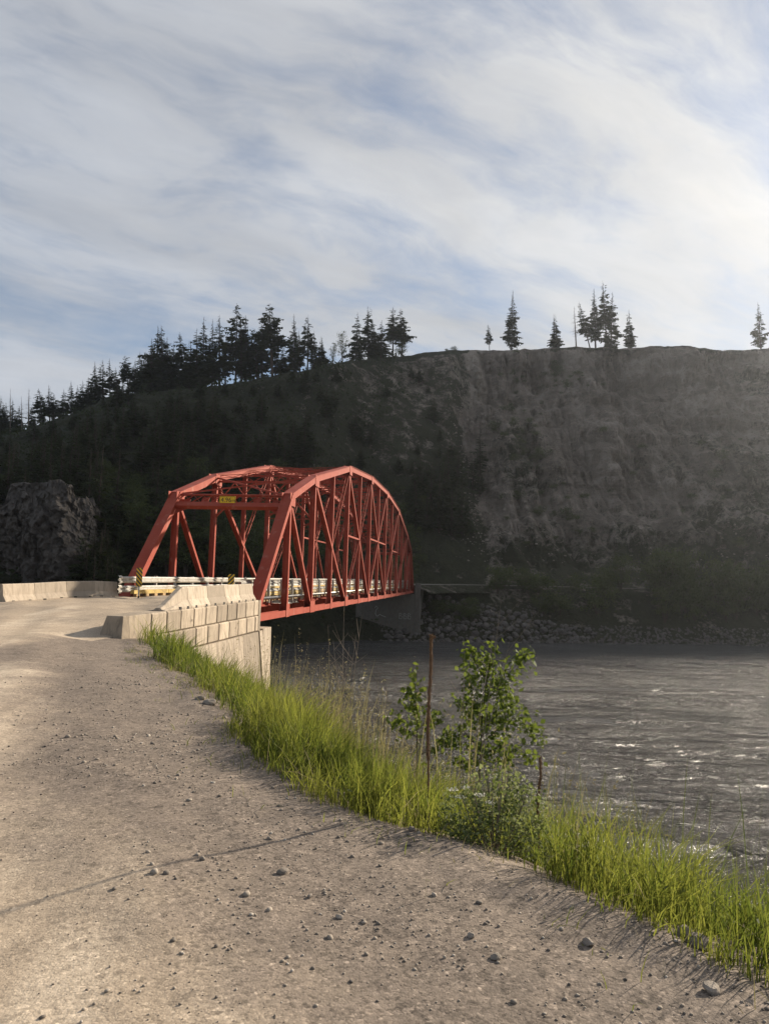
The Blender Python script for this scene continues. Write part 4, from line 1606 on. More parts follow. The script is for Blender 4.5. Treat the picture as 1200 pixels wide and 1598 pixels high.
srt = sorted(range(len(RIDGE)), key=lambda i: RIDGE[i][2])
nf = ns = 0
for i in srt:
    q = RIDGE[i]
    if q[4] == 9:
        lab_ = 'bare dead conifer, %s from the left of three on the far left ridge' % ORD[ns]; ns += 1
        skyline_tree(*q, 'dead_tree', lab_, 'dead conifers on the left ridge', rnd.uniform(0, 8))
    else:
        sz = 'tall' if q[3] - q[1] > 95 else ('short' if q[3] - q[1] < 60 else 'dark')
        lab_ = '%s fir, %s from the left in the row along the wooded ridge' % (sz, ordinal(nf)); nf += 1
        skyline_tree(*q, 'fir_tree', lab_, 'firs in the row along the wooded ridge', rnd.uniform(0, 10))
BLUFF = [(761, 505, 764, 546, 3, 'small lone fir at the left end of the bluff top'), (802, 452, 798, 546, 0, 'tall full fir standing beside the small fir on the bluff'),
         (864, 489, 866, 541, 4, 'broad lone fir on the bluff left of the dead snag'), (900, 468, 921, 540, 3, 'thin fir leaning left over the bluff top'),
         (926.5, 450, 929, 542, 5, 'slender upright fir left of the tallest bluff fir'), (941, 438, 947, 542, 3, 'tallest fir of the clump on the bluff'),
         (952, 455, 952, 542, 5, 'fir pressed against the right of the tallest bluff fir'), (981, 482, 983, 541, 4, 'bushy fir right of the clump on the bluff'),
         (1181, 470, 1187, 547, 0, 'fir at the right edge of the picture on the bluff')]
for q in BLUFF:
    skyline_tree(*q[:5], 'fir_tree', q[5], 'firs on top of the bluff', .8, 1.05)
skyline_tree(894, 478, 899, 541, 9, 'dead_tree', 'bare thin snag on the bluff top beside the leaning fir', None, .8)

BR1 = broad_meshes(31, 8, 5, 2200, .32)
BR2 = broad_meshes(32, 5, 5.5, 1900, .30)
BR3 = broad_meshes(33, 10, 4.5, 1500, .30, M_PALE, M_BARK2, 4, .2)
BR4 = broad_meshes(34, 2.2, 3.2, 1200, .20)
SN = ('stems', 'foliage')


def sky_broad(tx, ty, bx, by, ms, H, label, W=1.0):
    r = ray(bx, by); a = r.x / r.y
    yc, zc = crest_of(a); Y = float(yc) + 2
    b = Vector((a * Y, Y, far_z(a * Y, Y)))
    s = (atY(tx, ty, Y).z - b.z) / H
    e = tree_from(ms, SN, 'broadleaf_tree', (b.x, b.y, b.z - .2), (s * W, s * W, s), rnd.uniform(0, 6))
    tag(e, label, 'tree', 'broadleaf trees on the ridge')


sky_broad(518, 533, 519, 577, BR3, 10, 'small thin broadleaf tree in the gap of the ridge row', .75)
sky_broad(533, 517, 534, 574, BR3, 10, 'taller airy broadleaf tree in the gap of the ridge row', .8)
sky_broad(623, 528, 625, 566, BR1, 8, 'rounded sunlit broadleaf at the right end of the ridge row', .95)
for px, py in ((708, 541), (697, 544)):
    sky_broad(px, py, px, 549, BR4, 2.2, 'tiny scrub bush on the bluff lip, %s of two' % ('right' if px > 700 else 'left'))

# ---------------------------------------------------------------- conifers on the shaded slope
placed = []


def slope_tree(px, py, h, kind, label, group, mesh=None, name='fir_tree', wd=1.0, nm=('trunk', 'crown'), H=20.0, cat='tree', mind=2.6):
    p = on_far_ray(px, py)
    if p is None: return None
    if name == 'fir_tree':
        h = min(h, max(rnd.uniform(4.5, 7.5), (py - ridge_y(px) - 12) / FPX * p.y))
    for q in placed:
        if (q - p).length < mind: return None
    placed.append(p)
    s = h / H
    e = tree_from(mesh or FIRS[rnd.choice(VAR[kind])], nm, name, (p.x, p.y, p.z - .35), (s * wd, s * wd, s), rnd.uniform(0, 6.28))
    tag(e, label, cat, group)
    return e


def ridge_y(px):
    return float(np.interp(px, [-60, 0, 100, 180, 300, 420, 520, 640, 700], [690, 680, 650, 615, 605, 592, 570, 556, 550]))


n = 0
tries = 0
while n < 178 and tries < 3000:
    tries += 1
    px = rnd.uniform(-70, 540)
    top = ridge_y(px) + 14
    py = top + (rnd.random() ** 1.1) * (900 - top)
    if px > 330 and rnd.random() < .35: continue
    if py > 780 and px > 170 and rnd.random() < .75: continue
    h = rnd.uniform(8, 16) if px < 330 else rnd.uniform(5, 10)
    if slope_tree(px, py, h, rnd.choice([0, 1, 1, 2, 4, 4, 5]), 'dark fir in the shaded forest on the slope left of the bluff', 'firs on the shaded wooded slope', wd=rnd.uniform(1.15, 1.6)): n += 1
n = 0; tries = 0
while n < 15 and tries < 400:
    tries += 1
    px = rnd.uniform(450, 690); py = rnd.uniform(ridge_y(px) + 25, 760)
    if slope_tree(px, py, rnd.uniform(4, 9), rnd.choice([0, 1, 4]), 'small fir scattered on the grassy slope below the ridge row', 'small firs on the grassy slope', wd=rnd.uniform(1.1, 1.5)): n += 1
n = 0; tries = 0
while n < 22 and tries < 400:
    tries += 1
    px = rnd.gauss(695, 28); py = rnd.uniform(735, 838)
    if abs(px - 695) > 58: continue
    if slope_tree(px, py, rnd.uniform(8, 14.5), rnd.choice([0, 1, 4, 4]), 'dark fir in the dense clump at the foot of the talus behind the bridge', 'firs in the clump below the talus', wd=rnd.uniform(1.1, 1.4)): n += 1
# shrubs under the trees, seen through the truss
n = 0; tries = 0
while n < 130 and tries < 900:
    tries += 1
    px = rnd.uniform(130, 660); py = rnd.uniform(760, 925)
    k = rnd.random()
    if slope_tree(px, py, rnd.uniform(2.2, 5.5), 0, 'leafy dark shrub on the lower slope seen behind the bridge', 'shrubs on the lower slope behind the bridge', BR1 if k < .3 else (BR2 if k < .7 else BR4), 'shrub', rnd.uniform(.9, 1.3), SN, 5.0, 'shrub', 1.3): n += 1
# scrub on the bluff face
n = 0; tries = 0
while n < 90 and tries < 700:
    tries += 1
    k = rnd.random()
    if k < .35: px, py = rnd.gauss(850, 40), rnd.gauss(598, 12)
    elif k < .6: px, py = rnd.gauss(815, 25), rnd.gauss(690, 45)
    else: px, py = rnd.uniform(780, 1210), rnd.uniform(680, 860)
    if slope_tree(px, py, rnd.uniform(.8, 2.4), 0, 'low scrub bush clinging to the eroded bluff face', 'scrub on the bluff face', BR4 if rnd.random() < .7 else BR2, 'shrub', rnd.uniform(.9, 1.4), SN, 3.0, 'shrub', 1.2): n += 1


# ---------------------------------------------------------------- brush covering the wooded slope
def build_brush():
    g = np.random.default_rng(77)
    n = 150000
    ci = g.integers(0, NCOL, n); ri = g.integers(40, NROW - 40, n)
    A = COL_A[ci]
    Y = FY[ci, ri]; Z = FZ[ci, ri]; X = A * Y
    yc, zc = np.interp(A, A_K, YC_K), None
    edge = sstep(.06, -.02, A - .03 * fbm(X * .05, Z * .05, 700, 3))
    cl = np.clip(.15 + 1.6 * fbm(X * .13, Y * .13, 701, 4), 0, 1)
    lat = np.interp(A, [-.95, -.1], [1, .3])
    keep = (g.random(n) < edge * (cl * .8 + .2 * lat)) & (Y < yc + 2) & (Z > -6.5)
    X, Y, Z = X[keep], Y[keep], Z[keep]
    n = len(X)
    h = np.abs(g.normal(0, 1.0, n)) * (.5 + 1.3 * cl[keep])
    c = np.stack([X + g.normal(0, .7, n), Y + g.normal(0, .7, n), Z + h], 1)
    V, F, _ = leaf_quads(c, .85, g, .2, .6)
    me = mesh_np('hill_brush', V, F, M_NEED)
    tv = np.clip(.25 + .9 * fbm(X * .09, Y * .09, 705, 3) + g.normal(0, .2, n), 0, 1)
    set_attr(me, 'tint', np.repeat(tv, 4))
    tag(link('hill_brush', me), 'dense dark brush covering the shaded wooded slope', 'brush', None, 'stuff')


build_brush()


# ---------------------------------------------------------------- rubble lying on the talus and gullies
def build_rubble():
    V, F = [], []
    v = np.array([(-1, -1, -.6), (1, -.8, -.6), (.8, 1, -.5), (-.9, .9, -.6), (-.7, -.6, .6), (.6, -.7, .5), (.7, .5, .7), (-.5, .7, .5)])
    f = np.array([(3, 2, 1, 0), (4, 5, 6, 7), (0, 1, 5, 4), (1, 2, 6, 5), (2, 3, 7, 6), (3, 0, 4, 7)])
    n = 0
    while n < 2600:
        k = rnd.random()
        if k < .45:
            y = rnd.uniform(585, 850); px = rnd.gauss(722 + (y - 560) * .20, 16 + (y - 560) * .07)
        else:
            px, y = rnd.uniform(730, 1230), rnd.uniform(600, 880)
        p = on_far_ray(px, y, 130, 250)
        if p is None: continue
        s_ = math.exp(rnd.gauss(-1.85, .42)) * (1 if k < .45 else .85)
        an = rnd.uniform(0, 6.3); c, sn = math.cos(an), math.sin(an)
        b = v * s_ * np.array([rnd.uniform(.7, 1.3), rnd.uniform(.7, 1.2), rnd.uniform(.6, 1.1)]) + rng.normal(0, .12 * s_, v.shape)
        b = np.stack([b[:, 0] * c - b[:, 1] * sn, b[:, 0] * sn + b[:, 1] * c, b[:, 2]], 1) + np.array(p)
        F.append(f + n * 8); V.append(b); n += 1
    me = mesh_np('bluff_rubble', np.concatenate(V), np.concatenate(F), MATS['bluff_rubble'])
    tag(link('bluff_rubble', me), 'loose rubble strewn down the eroded bluff', 'rubble', None, 'stuff')


mk_simple('bluff_rubble', (.24, .204, .17), .95, .4, .8, .5, 5, bd=.1)
build_rubble()


# ---------------------------------------------------------------- thicket on the far shore
def shore_tree(x, Y, h, ms, H, wd, label, group, name='broadleaf_tree'):
    z = far_z(x, Y)
    s = h / H
    e = tree_from(ms, SN, name, (x, Y, z - .15), (s * wd, s * wd, s), rnd.uniform(0, 6))
    tag(e, label, 'tree' if name != 'shrub' else 'shrub', group)


n = 0
for i in range(46):
    px = rnd.uniform(760, 1290)
    Y = rnd.uniform(124.5, 134)
    a = (px - 604) / 1105.0
    ys = float(np.interp(a, YS_A, YS_V))
    Y = ys + rnd.uniform(4.5, 12)
    big = px > 900
    h = rnd.uniform(4.5, 8.5) if px > 960 else (rnd.uniform(3.5, 6) if big else rnd.uniform(2.0, 4.2))
    if big:
        shore_tree(a * Y, Y, h, [BR1, BR2, BR1][i % 3], [8, 5, 8][i % 3], rnd.uniform(.9, 1.2), 'dark broadleaf tree in the thicket along the far right shore', 'trees in the thicket on the far shore')
    else:
        shore_tree(a * Y, Y, h, [BR2, BR4, BR1][i % 3], [5, 2.2, 8][i % 3], rnd.uniform(.9, 1.2), 'olive shrub on the far bank between the riprap and the thicket', 'shrubs on the far bank above the riprap', 'shrub')
for i in range(12):
    px = rnd.uniform(668, 745); a = (px - 604) / 1105.0
    Y = 117 + rnd.uniform(4, 8)
    shore_tree(a * Y, Y, rnd.uniform(.9, 2.0), BR4, 2.2, 1.2, 'small green shrub growing among the riprap by the far abutment', 'shrubs among the riprap', 'shrub')


# ================================================================== RIPRAP
def stone_mesh(seed, name, mat, sub=2, sq=.55, rough=.22):
    import bmesh
    bm = bmesh.new()
    bmesh.ops.create_icosphere(bm, subdivisions=sub, radius=1)
    r = random.Random(seed)
    planes = [(Vector((r.gauss(0, 1), r.gauss(0, 1), r.gauss(0, 1))).normalized(), r.uniform(.55, .88)) for _ in range(9)]
    sx, sy, sz = r.uniform(.85, 1.25), r.uniform(.75, 1.05), r.uniform(.55, .85)
    for v in bm.verts:
        p = v.co.copy()
        for nn, d in planes:
            k = p.dot(nn)
            if k > d: p -= nn * (k - d) * .9
        p *= 1 + r.uniform(-.03, .03)
        v.co = (p.x * sx, p.y * sy, p.z * sz)
    me = bpy.data.meshes.new(name)
    bm.to_mesh(me); bm.free()
    me.materials.append(mat)
    return me


def build_riprap():
    e = empty('riprap', (20, 118, WATER_Z))
    tag(e, 'slope of grey quarried boulders protecting the far shore', None, None, 'structure')
    st = [stone_mesh(100 + i, 'boulder', M_BOULD, 1) for i in range(8)]
    inv = Vector((20, 118, WATER_Z))
    n = 0
    spots = []
    while n < 290:
        k = rnd.random()
        px = rnd.uniform(612, 900) if k < .80 else rnd.uniform(880, 1240)
        a = (px - 604) / 1105.0
        ys = float(np.interp(a, YS_A, YS_V))
        wide = np.interp(px, [612, 650, 660, 760, 850, 960, 1240], [1.5, 3, 9.0, 7.0, 4.0, 2.2, 1.2])
        Y = ys - 1.2 + (wide + 1.2) * rnd.random()
        x = a * Y
        z = far_z(x, Y)
        s = rnd.uniform(.42, .85) * (1.15 if rnd.random() < .2 else 1.0) * (1 if px < 920 else .7)
        if any((x - q[0]) ** 2 + (Y - q[1]) ** 2 < ((s + q[2]) * .62) ** 2 for q in spots): 
            if rnd.random() < .93: continue
        spots.append((x, Y, s))
        o = link('boulder', st[n % 8], e)
        o.location = Vector((x, Y, max(z, WATER_Z - .2) + .22 * s)) - inv
        o.scale = (s, s, s)
        o.rotation_euler = (rnd.uniform(-.5, .5), rnd.uniform(-.5, .5), rnd.uniform(0, 6.3))
        n += 1
    # cobbles of the farther shore, too small to pick apart
    base = np.array([v.co[:] for v in st[0].vertices]); fc = np.array([p.vertices[:] for p in st[0].polygons])
    V, F = [], []
    for i in range(1500):
        px = rnd.uniform(600, 1290); a = (px - 604) / 1105.0
        ys = float(np.interp(a, YS_A, YS_V)); Y = ys + rnd.uniform(-1.0, 3.4 if px > 850 else 7)
        s = rnd.uniform(.14, .34)
        an = rnd.uniform(0, 6.3); c, sn = math.cos(an), math.sin(an)
        b = base.copy() * s
        b = np.stack([b[:, 0] * c - b[:, 1] * sn, b[:, 0] * sn + b[:, 1] * c, b[:, 2]], 1) + np.array((a * Y, Y, far_z(a * Y, Y) + .1 * s)) - np.array(inv)
        F.append(fc + len(V) * len(base)); V.append(b)
    me = mesh_np('cobbles', np.concatenate(V), np.concatenate(F), M_BOULD)
    o = link('cobbles', me, e)
    o['kind'] = 'stuff'


build_riprap()


# ================================================================== ROCK OUTCROP (left, across the water)
def build_outcrop():
    # grid wrapped over a blunt headland: u across, v from foot to back of the top
    nu, nv = 260, 240
    u = np.linspace(-1, 1, nu)[:, None] * np.ones((1, nv)); v = np.linspace(0, 1, nv)[None] * np.ones((nu, 1))
    c0 = atY(58, 905, 92)
    halfw = 7.4
    topz = atY(80, 752, 94).z
    wide = halfw * (1 + .10 * (1 - v))
    x = c0.x + np.sin(u * 1.2) / np.sin(1.2) * wide
    topline = topz - 1.5 * sstep(.36, .46, u) - 1.0 * sstep(.74, .84, u) - 3 * np.abs(u) ** 40 - 2.8 * sstep(-.42, -.56, u) - 2 * sstep(-.8, -.95, u)
    foot = -9.0
    f = sstep(0, .78, v)
    z = np.where(v < .8, foot + (topline - foot) * (v / .8) ** .92, topline - 1.2 * (v - .8) / .2)
    bulge = 7.0 * np.clip(1 - np.abs(u) ** 3.5, 0, 1) ** .8 + 1.2 * np.sin(u * 5)
    y = 96 - bulge + 5.5 * (v / .8) ** 1.5 * (v < .8) + np.where(v >= .8, 5.5 + (v - .8) * 60, 0)
    # blocky fracture relief
    def cells(a, b, sc_, seed):
        ia, ib = np.floor(a * sc_ + .6 * fbm(a * .3, b * .3, seed, 3)), np.floor(b * sc_ * .8 + .6 * fbm(a * .3 + 9, b * .3, seed + 3, 3) + .3 * a)
        return _hash(ia, ib, seed) - .5
    s = x
    disp = 1.7 * cells(s, z, .28, 301) + 1.3 * cells(s, z, .62, 305) + .8 * cells(s, z, 1.4, 309) + .45 * cells(s, z, 3.0, 313) + 2.0 * fbm(s * .16, z * .16, 311, 5)
    crack = np.clip(ridged(s * .22 + .1 * z, z * .12, 320, 3) - 1.25, 0, 1)
    y = y - disp + 3.2 * crack
    x = x + .5 * fbm(z * .5, s * .5, 330, 4)
    z = z + .55 * fbm(s * .45, y * .45, 340, 4) + .4 * cells(s, y, .5, 345) * (v > .7)
    x = np.where(y > 92, x * (1 + (y - 92) * .0105), x)
    V = np.stack([x, y, z], -1).reshape(-1, 3)
    me = mesh_np('rock_outcrop', V, grid_faces(nu, nv)[:, ::-1], M_ROCK, False)
    o = link('rock_outcrop', me)
    tag(o, 'rugged dark rock outcrop rising behind the left road barriers', 'rock')


build_outcrop()
for i in range(26):
    # trees crowding the right flank and the foot of the outcrop
    t = i / 25
    px = 150 + 55 * rnd.random() if i % 4 else rnd.uniform(-10, 130)
    Y = rnd.uniform(86.5, 93) if i % 4 else rnd.uniform(104, 112)
    a = (px - 604) / 1105.0
    z = far_z(a * Y, Y)
    h = rnd.uniform(6, 11.5) if i % 4 else rnd.uniform(9, 15)
    k = i % 3
    if True:
        e = tree_from(FIRS[rnd.choice([1, 4, 7])], ('trunk', 'crown'), 'fir_tree', (a * Y, Y, z - .3), (h / 20 * 1.3, h / 20 * 1.3, h / 20), rnd.uniform(0, 6))
    else:
        e = tree_from([BR1, BR2][k], SN, 'broadleaf_tree', (a * Y, Y, z - .3), (h / [8, 5][k] * .75, h / [8, 5][k] * .75, h / [8, 5][k]), rnd.uniform(0, 6))
    tag(e, 'dark tree crowding the rock outcrop', 'tree', 'trees around the rock outcrop')


# ================================================================== NEAR GRASS AND WEEDS
def blades(name, X, Y, H, W, tint, mat, lean=.35, parent=None, seed=1, up=0.0, Z=None):
    g = np.random.default_rng(seed)
    n = len(X)
    if Z is None: Z = ground_z(X, Y)
    an = g.uniform(0, 6.283, n)
    lx, ly = np.cos(an), np.sin(an)
    # prevailing bend
    lx = lx + .25; ly = ly - .15
    bend = np.abs(g.normal(lean, lean * .5, n)) * H
    fa = g.uniform(0, 6.283, n)
    wx, wy = np.cos(fa), np.sin(fa)
    lv = [0, .38, .72, 1.0]; wf = [.8, 1.0, .7, .06]
    V = np.zeros((n, 8, 3))
    for i, (t, k) in enumerate(zip(lv, wf)):
        cx = X + lx * bend * t ** 2; cy = Y + ly * bend * t ** 2
        cz = Z - .02 + H * (t - .28 * (bend / H) ** 1.0 * t ** 2.2)
        V[:, 2 * i] = np.stack([cx - wx * W * k * .5, cy - wy * W * k * .5, cz], 1)
        V[:, 2 * i + 1] = np.stack([cx + wx * W * k * .5, cy + wy * W * k * .5, cz], 1)
    b = np.arange(n)[:, None] * 8
    F = np.concatenate([b + np.array([2 * i, 2 * i + 1, 2 * i + 3, 2 * i + 2]) for i in range(3)], 0)
    me = mesh_np(name, V.reshape(-1, 3), F, mat)
    tv = np.repeat(tint, 8).reshape(n, 8)
    set_attr(me, 'tint', np.clip(tv, 0, 1).ravel())
    return link(name, me, parent)


def scatter(n, x0, x1, y0, y1, dens):
    x = rng.uniform(x0, x1, n); y = rng.uniform(y0, y1, n)
    d = bank_d(x, y)
    p = dens(x, y, d)
    k = rng.random(n) < p
    return x[k], y[k], d[k]


def off_wall(x, y, m=.12):
    rel = (x - WA[0]) * WN[0] + (y - WA[1]) * WN[1]
    al = (x - WA[0]) * WD[0] + (y - WA[1]) * WD[1]
    return (rel > m) | (al < -.25)


def band(lo, soft, hi, fade):
    def f(x, y, d):
        w = lo + .22 * fbm(x * 1.3, y * 1.3, 501, 3)
        cl = np.clip(.62 + 1.1 * fbm(x * 2.4, y * 2.4, 505, 3), .08, 1)
        bc = atY(772, 1245, 5.1)
        bm_ = sstep(.30, .48, np.hypot(x - bc.x, (y - bc.y) * .9 + .08))
        return sstep(0, soft, d - w) * sstep(hi + fade, hi, d) * cl * off_wall(x, y) * (.04 + .96 * bm_)
    return f


def build_grass():
    gx, gy, gd = [], [], []
    for n, box, fn in ((135000, (-2.0, 6.0, 1.5, 8.5), band(-.06, .30, 2.0, 1.0)), (60000, (-5.5, 5.0, 8.0, 17), band(-.02, .4, 2.6, 1.6)),
                       (30000, (-8, 3, 15.5, 31), band(.10, .5, 4.5, 2.0))):
        x, y, d = scatter(n, *box, fn)
        gx.append(x); gy.append(y); gd.append(d)
    x = np.concatenate(gx); y = np.concatenate(gy); d = np.concatenate(gd)
    n = len(x)
    patch = fbm(x * .9, y * .9, 511, 4)
    H = (.28 + .22 * sstep(0, .7, d) + .30 * patch) * rng.uniform(.35, 1.3, n)
    H *= np.interp(y, [2, 5, 9, 14, 17, 24], [1.0, 1.05, 1.05, 1.1, 1.35, 1.4])
    H = np.clip(H, .06, .9)
    edge = sstep(.35, 0, d)
    H *= 1 - .45 * edge
    Wd = np.interp(y, [2, 6, 12, 25], [.0055, .007, .0105, .018]) * rng.uniform(.7, 1.4, n)
    lush = np.exp(-(((x + 5.2) / 2.2) ** 2 + ((y - 17.5) / 3.6) ** 2))
    tint = .42 + 1.0 * patch + rng.normal(0, .32, n) - .75 * lush + .15 * edge
    o = blades('bank_grass', x, y, H, Wd, tint, M_GRASS, .42, seed=3)
    tag(o, 'bright green grass along the edge of the river bank', 'grass', None, 'stuff')
    # tall flowering culms
    x, y, d = scatter(5200, -2.0, 6.5, 1.8, 9, band(.10, .4, 2.6, 1.0))
    n = len(x); k = rng.random(n) < np.interp(x, [-2, .5, 1.2, 3], [.12, .15, .8, 1])
    x, y = x[k], y[k]; n = len(x)
    o = blades('tall_grass_stems', x, y, rng.uniform(.5, .95, n), np.full(n, .0042), rng.uniform(-.2, .5, n), M_GRASS, .10, seed=4)
    tag(o, 'thin tall grass stems rising above the bank grass', 'grass', None, 'stuff')
    # straw at the gravel edge
    x, y, d = scatter(26000, -6.5, 2.4, 2, 20, lambda x, y, d: sstep(-.28, 0, d) * sstep(.5, .1, d) * np.clip(.45 + fbm(x * 2, y * 2, 520, 3), 0, 1) * off_wall(x, y))
    n = len(x)
    o = blades('dry_grass', x, y, rng.uniform(.04, .18, n), np.interp(y, [2, 20], [.004, .011]) * rng.uniform(.6, 1.3, n), rng.uniform(0, 1, n), M_DRY, .9, seed=5)
    tag(o, 'short straw coloured grass along the gravel edge', 'grass', None, 'stuff')
    # dead leaves standing among the green, and stray tufts creeping onto the gravel
    x, y, d = scatter(15000, -5.5, 5.5, 2, 17, band(.0, .3, 2.2, 1.0))
    n = len(x)
    o = blades('dead_grass', x, y, rng.uniform(.12, .46, n), np.interp(y, [2, 20], [.005, .012]) * rng.uniform(.6, 1.3, n), rng.uniform(0, 1, n), M_DRY, .7, seed=15)
    tag(o, 'dead brown grass blades mixed into the green bank grass', 'grass', None, 'stuff')
    x, y, d = scatter(60000, -6.8, 2.2, 2, 20, lambda x, y, d: sstep(-.75, -.05, d) * (d < .05) * (fbm(x * 3.2, y * 3.2, 540, 2) > .20) * .45 * off_wall(x, y))
    n = len(x)
    o = blades('edge_tufts', x, y, rng.uniform(.03, .17, n), np.interp(y, [2, 20], [.0045, .011]) * rng.uniform(.6, 1.3, n), rng.uniform(0, .9, n), M_GRASS, .7, seed=16)
    tag(o, 'small ragged grass tufts spreading onto the gravel', 'grass', None, 'stuff')
    # dry seeding weeds standing behind the grass
    x, y, d = scatter(5200, -4.5, 2.6, 6.0, 15, lambda x, y, d: sstep(.9, 1.5, d) * sstep(4.6, 3.2, d) * np.clip(.30 + 1.2 * fbm(x * .9, y * .9, 530, 3), 0, 1))
    n = len(x)
    zz = ground_z(x, y)
    hh = rng.uniform(.7, 1.45, n)
    o = blades('dry_weeds', x, y, hh, np.full(n, .009), rng.uniform(0, 1, n), M_DRY, .12, seed=6)
    tag(o, 'pale dry seeding weeds between the grass and the river', 'weeds', None, 'stuff')
    g = np.random.default_rng(8)
    idx = g.integers(0, n, n * 9)
    f = g.uniform(.55, 1.02, n * 9)
    c = np.stack([x[idx], y[idx], zz[idx] + hh[idx] * f], 1) + g.normal(0, 1, (n * 9, 3)) * (.035 * (1.25 - f))[:, None]
    V, F, _ = leaf_quads(c, .035, g, .3, .35)
    me = mesh_np('seed_heads', V, F, M_DRY); set_attr(me, 'tint', np.repeat(g.uniform(0, 1, len(c)), 4))
    h = link('seed_heads', me, o); h['kind'] = 'stuff'
    # broad low leaves among the grass
    x, y, d = scatter(16000, -6, 4.0, 2, 18, band(.05, .3, 1.6, 1.0))
    n = len(x)
    c = np.stack([x, y, ground_z(x, y) + rng.uniform(.02, .22, n)], 1)
    g = np.random.default_rng(10)
    V, F, _ = leaf_quads(c, .045, g, .6, .5)
    me = mesh_np('low_weeds', V, F, M_BUSH); set_attr(me, 'tint', np.repeat(g.uniform(0, .7, n), 4))
    tag(link('low_weeds', me), 'small leafy weeds growing low among the bank grass', 'weeds', None, 'stuff')


build_grass()


# ---------------------------------------------------------------- saplings and bush
def sapling(name, Y, branches, label, lsz, per, mat, seed, spread=.055, tint=(0, 1), trunk_r=.010):
    g = np.random.default_rng(seed)
    P0 = atY(*branches[0][0], Y)
    base = Vector((P0.x, P0.y, gz(P0.x, P0.y)))
    e = empty(name, base)
    st = MB()
    C = []
    for bi, br_ in enumerate(branches):
        dy = 0 if bi == 0 else g.uniform(-.28, .28)
        pts = []
        for i, (px, py) in enumerate(br_):
            f = i / (len(br_) - 1)
            pts.append(atY(px, py, Y + dy * f))
        if bi == 0: pts[0] = base - Vector((0, 0, .05))
        r0 = trunk_r if bi == 0 else trunk_r * .55
        st.tube([p - base for p in pts], [r0 * (1 - .8 * i / (len(pts) - 1)) for i in range(len(pts))], 5)
        n = int(per * (len(br_) - 1))
        for _ in range(n):
            f = g.uniform(.18 if bi else .30, 1.04) * (len(pts) - 1)
            i = min(int(f), len(pts) - 2)
            p = pts[i].lerp(pts[i + 1], f - i)
            s = spread * (1.15 if f < len(pts) - 1.6 else .75)
            C.append((p.x - base.x + g.normal(0, s), p.y - base.y + g.normal(0, s), p.z - base.z + g.normal(-.01, s)))
    st.build('stems', M_BARK, e)
    C = np.array(C)
    V, F, _ = leaf_quads(C, lsz, g, .5, .78)
    me = mesh_np('foliage', V, F, mat)
    set_attr(me, 'tint', np.repeat(g.uniform(tint[0], tint[1], len(C)), 4))
    o = link('foliage', me, e); o['kind'] = 'stuff'
    tag(e, label, 'sapling')
    return e


sapling('poplar_sapling', 7.5, [[(744, 1225), (750, 1170), (753, 1115), (759, 1060), (768, 1012)], [(754, 1100), (785, 1062), (803, 1040), (826, 1016)],
        [(752, 1130), (738, 1085), (727, 1050)], [(751, 1160), (795, 1122), (820, 1120), (838, 1150)], [(750, 1180), (790, 1158), (834, 1185)],
        [(750, 1170), (722, 1140), (703, 1160)], [(757, 1060), (742, 1035), (731, 1008)], [(757, 1070), (785, 1078), (800, 1100)], [(751, 1150), (770, 1120), (790, 1105)],
        [(752, 1120), (735, 1110), (722, 1095)], [(750, 1180), (770, 1170), (800, 1190)], [(750, 1175), (735, 1185), (712, 1190)]],
        'leafy green sapling with a side branch reaching out over the river',   .056, 66, M_SAPL, 41, .064, (0, .9), .013)
sapling('poplar_sapling', 7.3, [[(652, 1200), (651, 1130), (648, 1085), (646, 1042)], [(650, 1150), (628, 1135), (606, 1112)], [(651, 1140), (672, 1120), (684, 1116)], [(650, 1120), (640, 1095), (634, 1075)],
        [(652, 1180), (690, 1160), (700, 1140)]],
        'thin yellow-green sapling beside the tall dead stalk', .060, 30, M_SAPL, 42, .044, (.5, 1.2), .008)


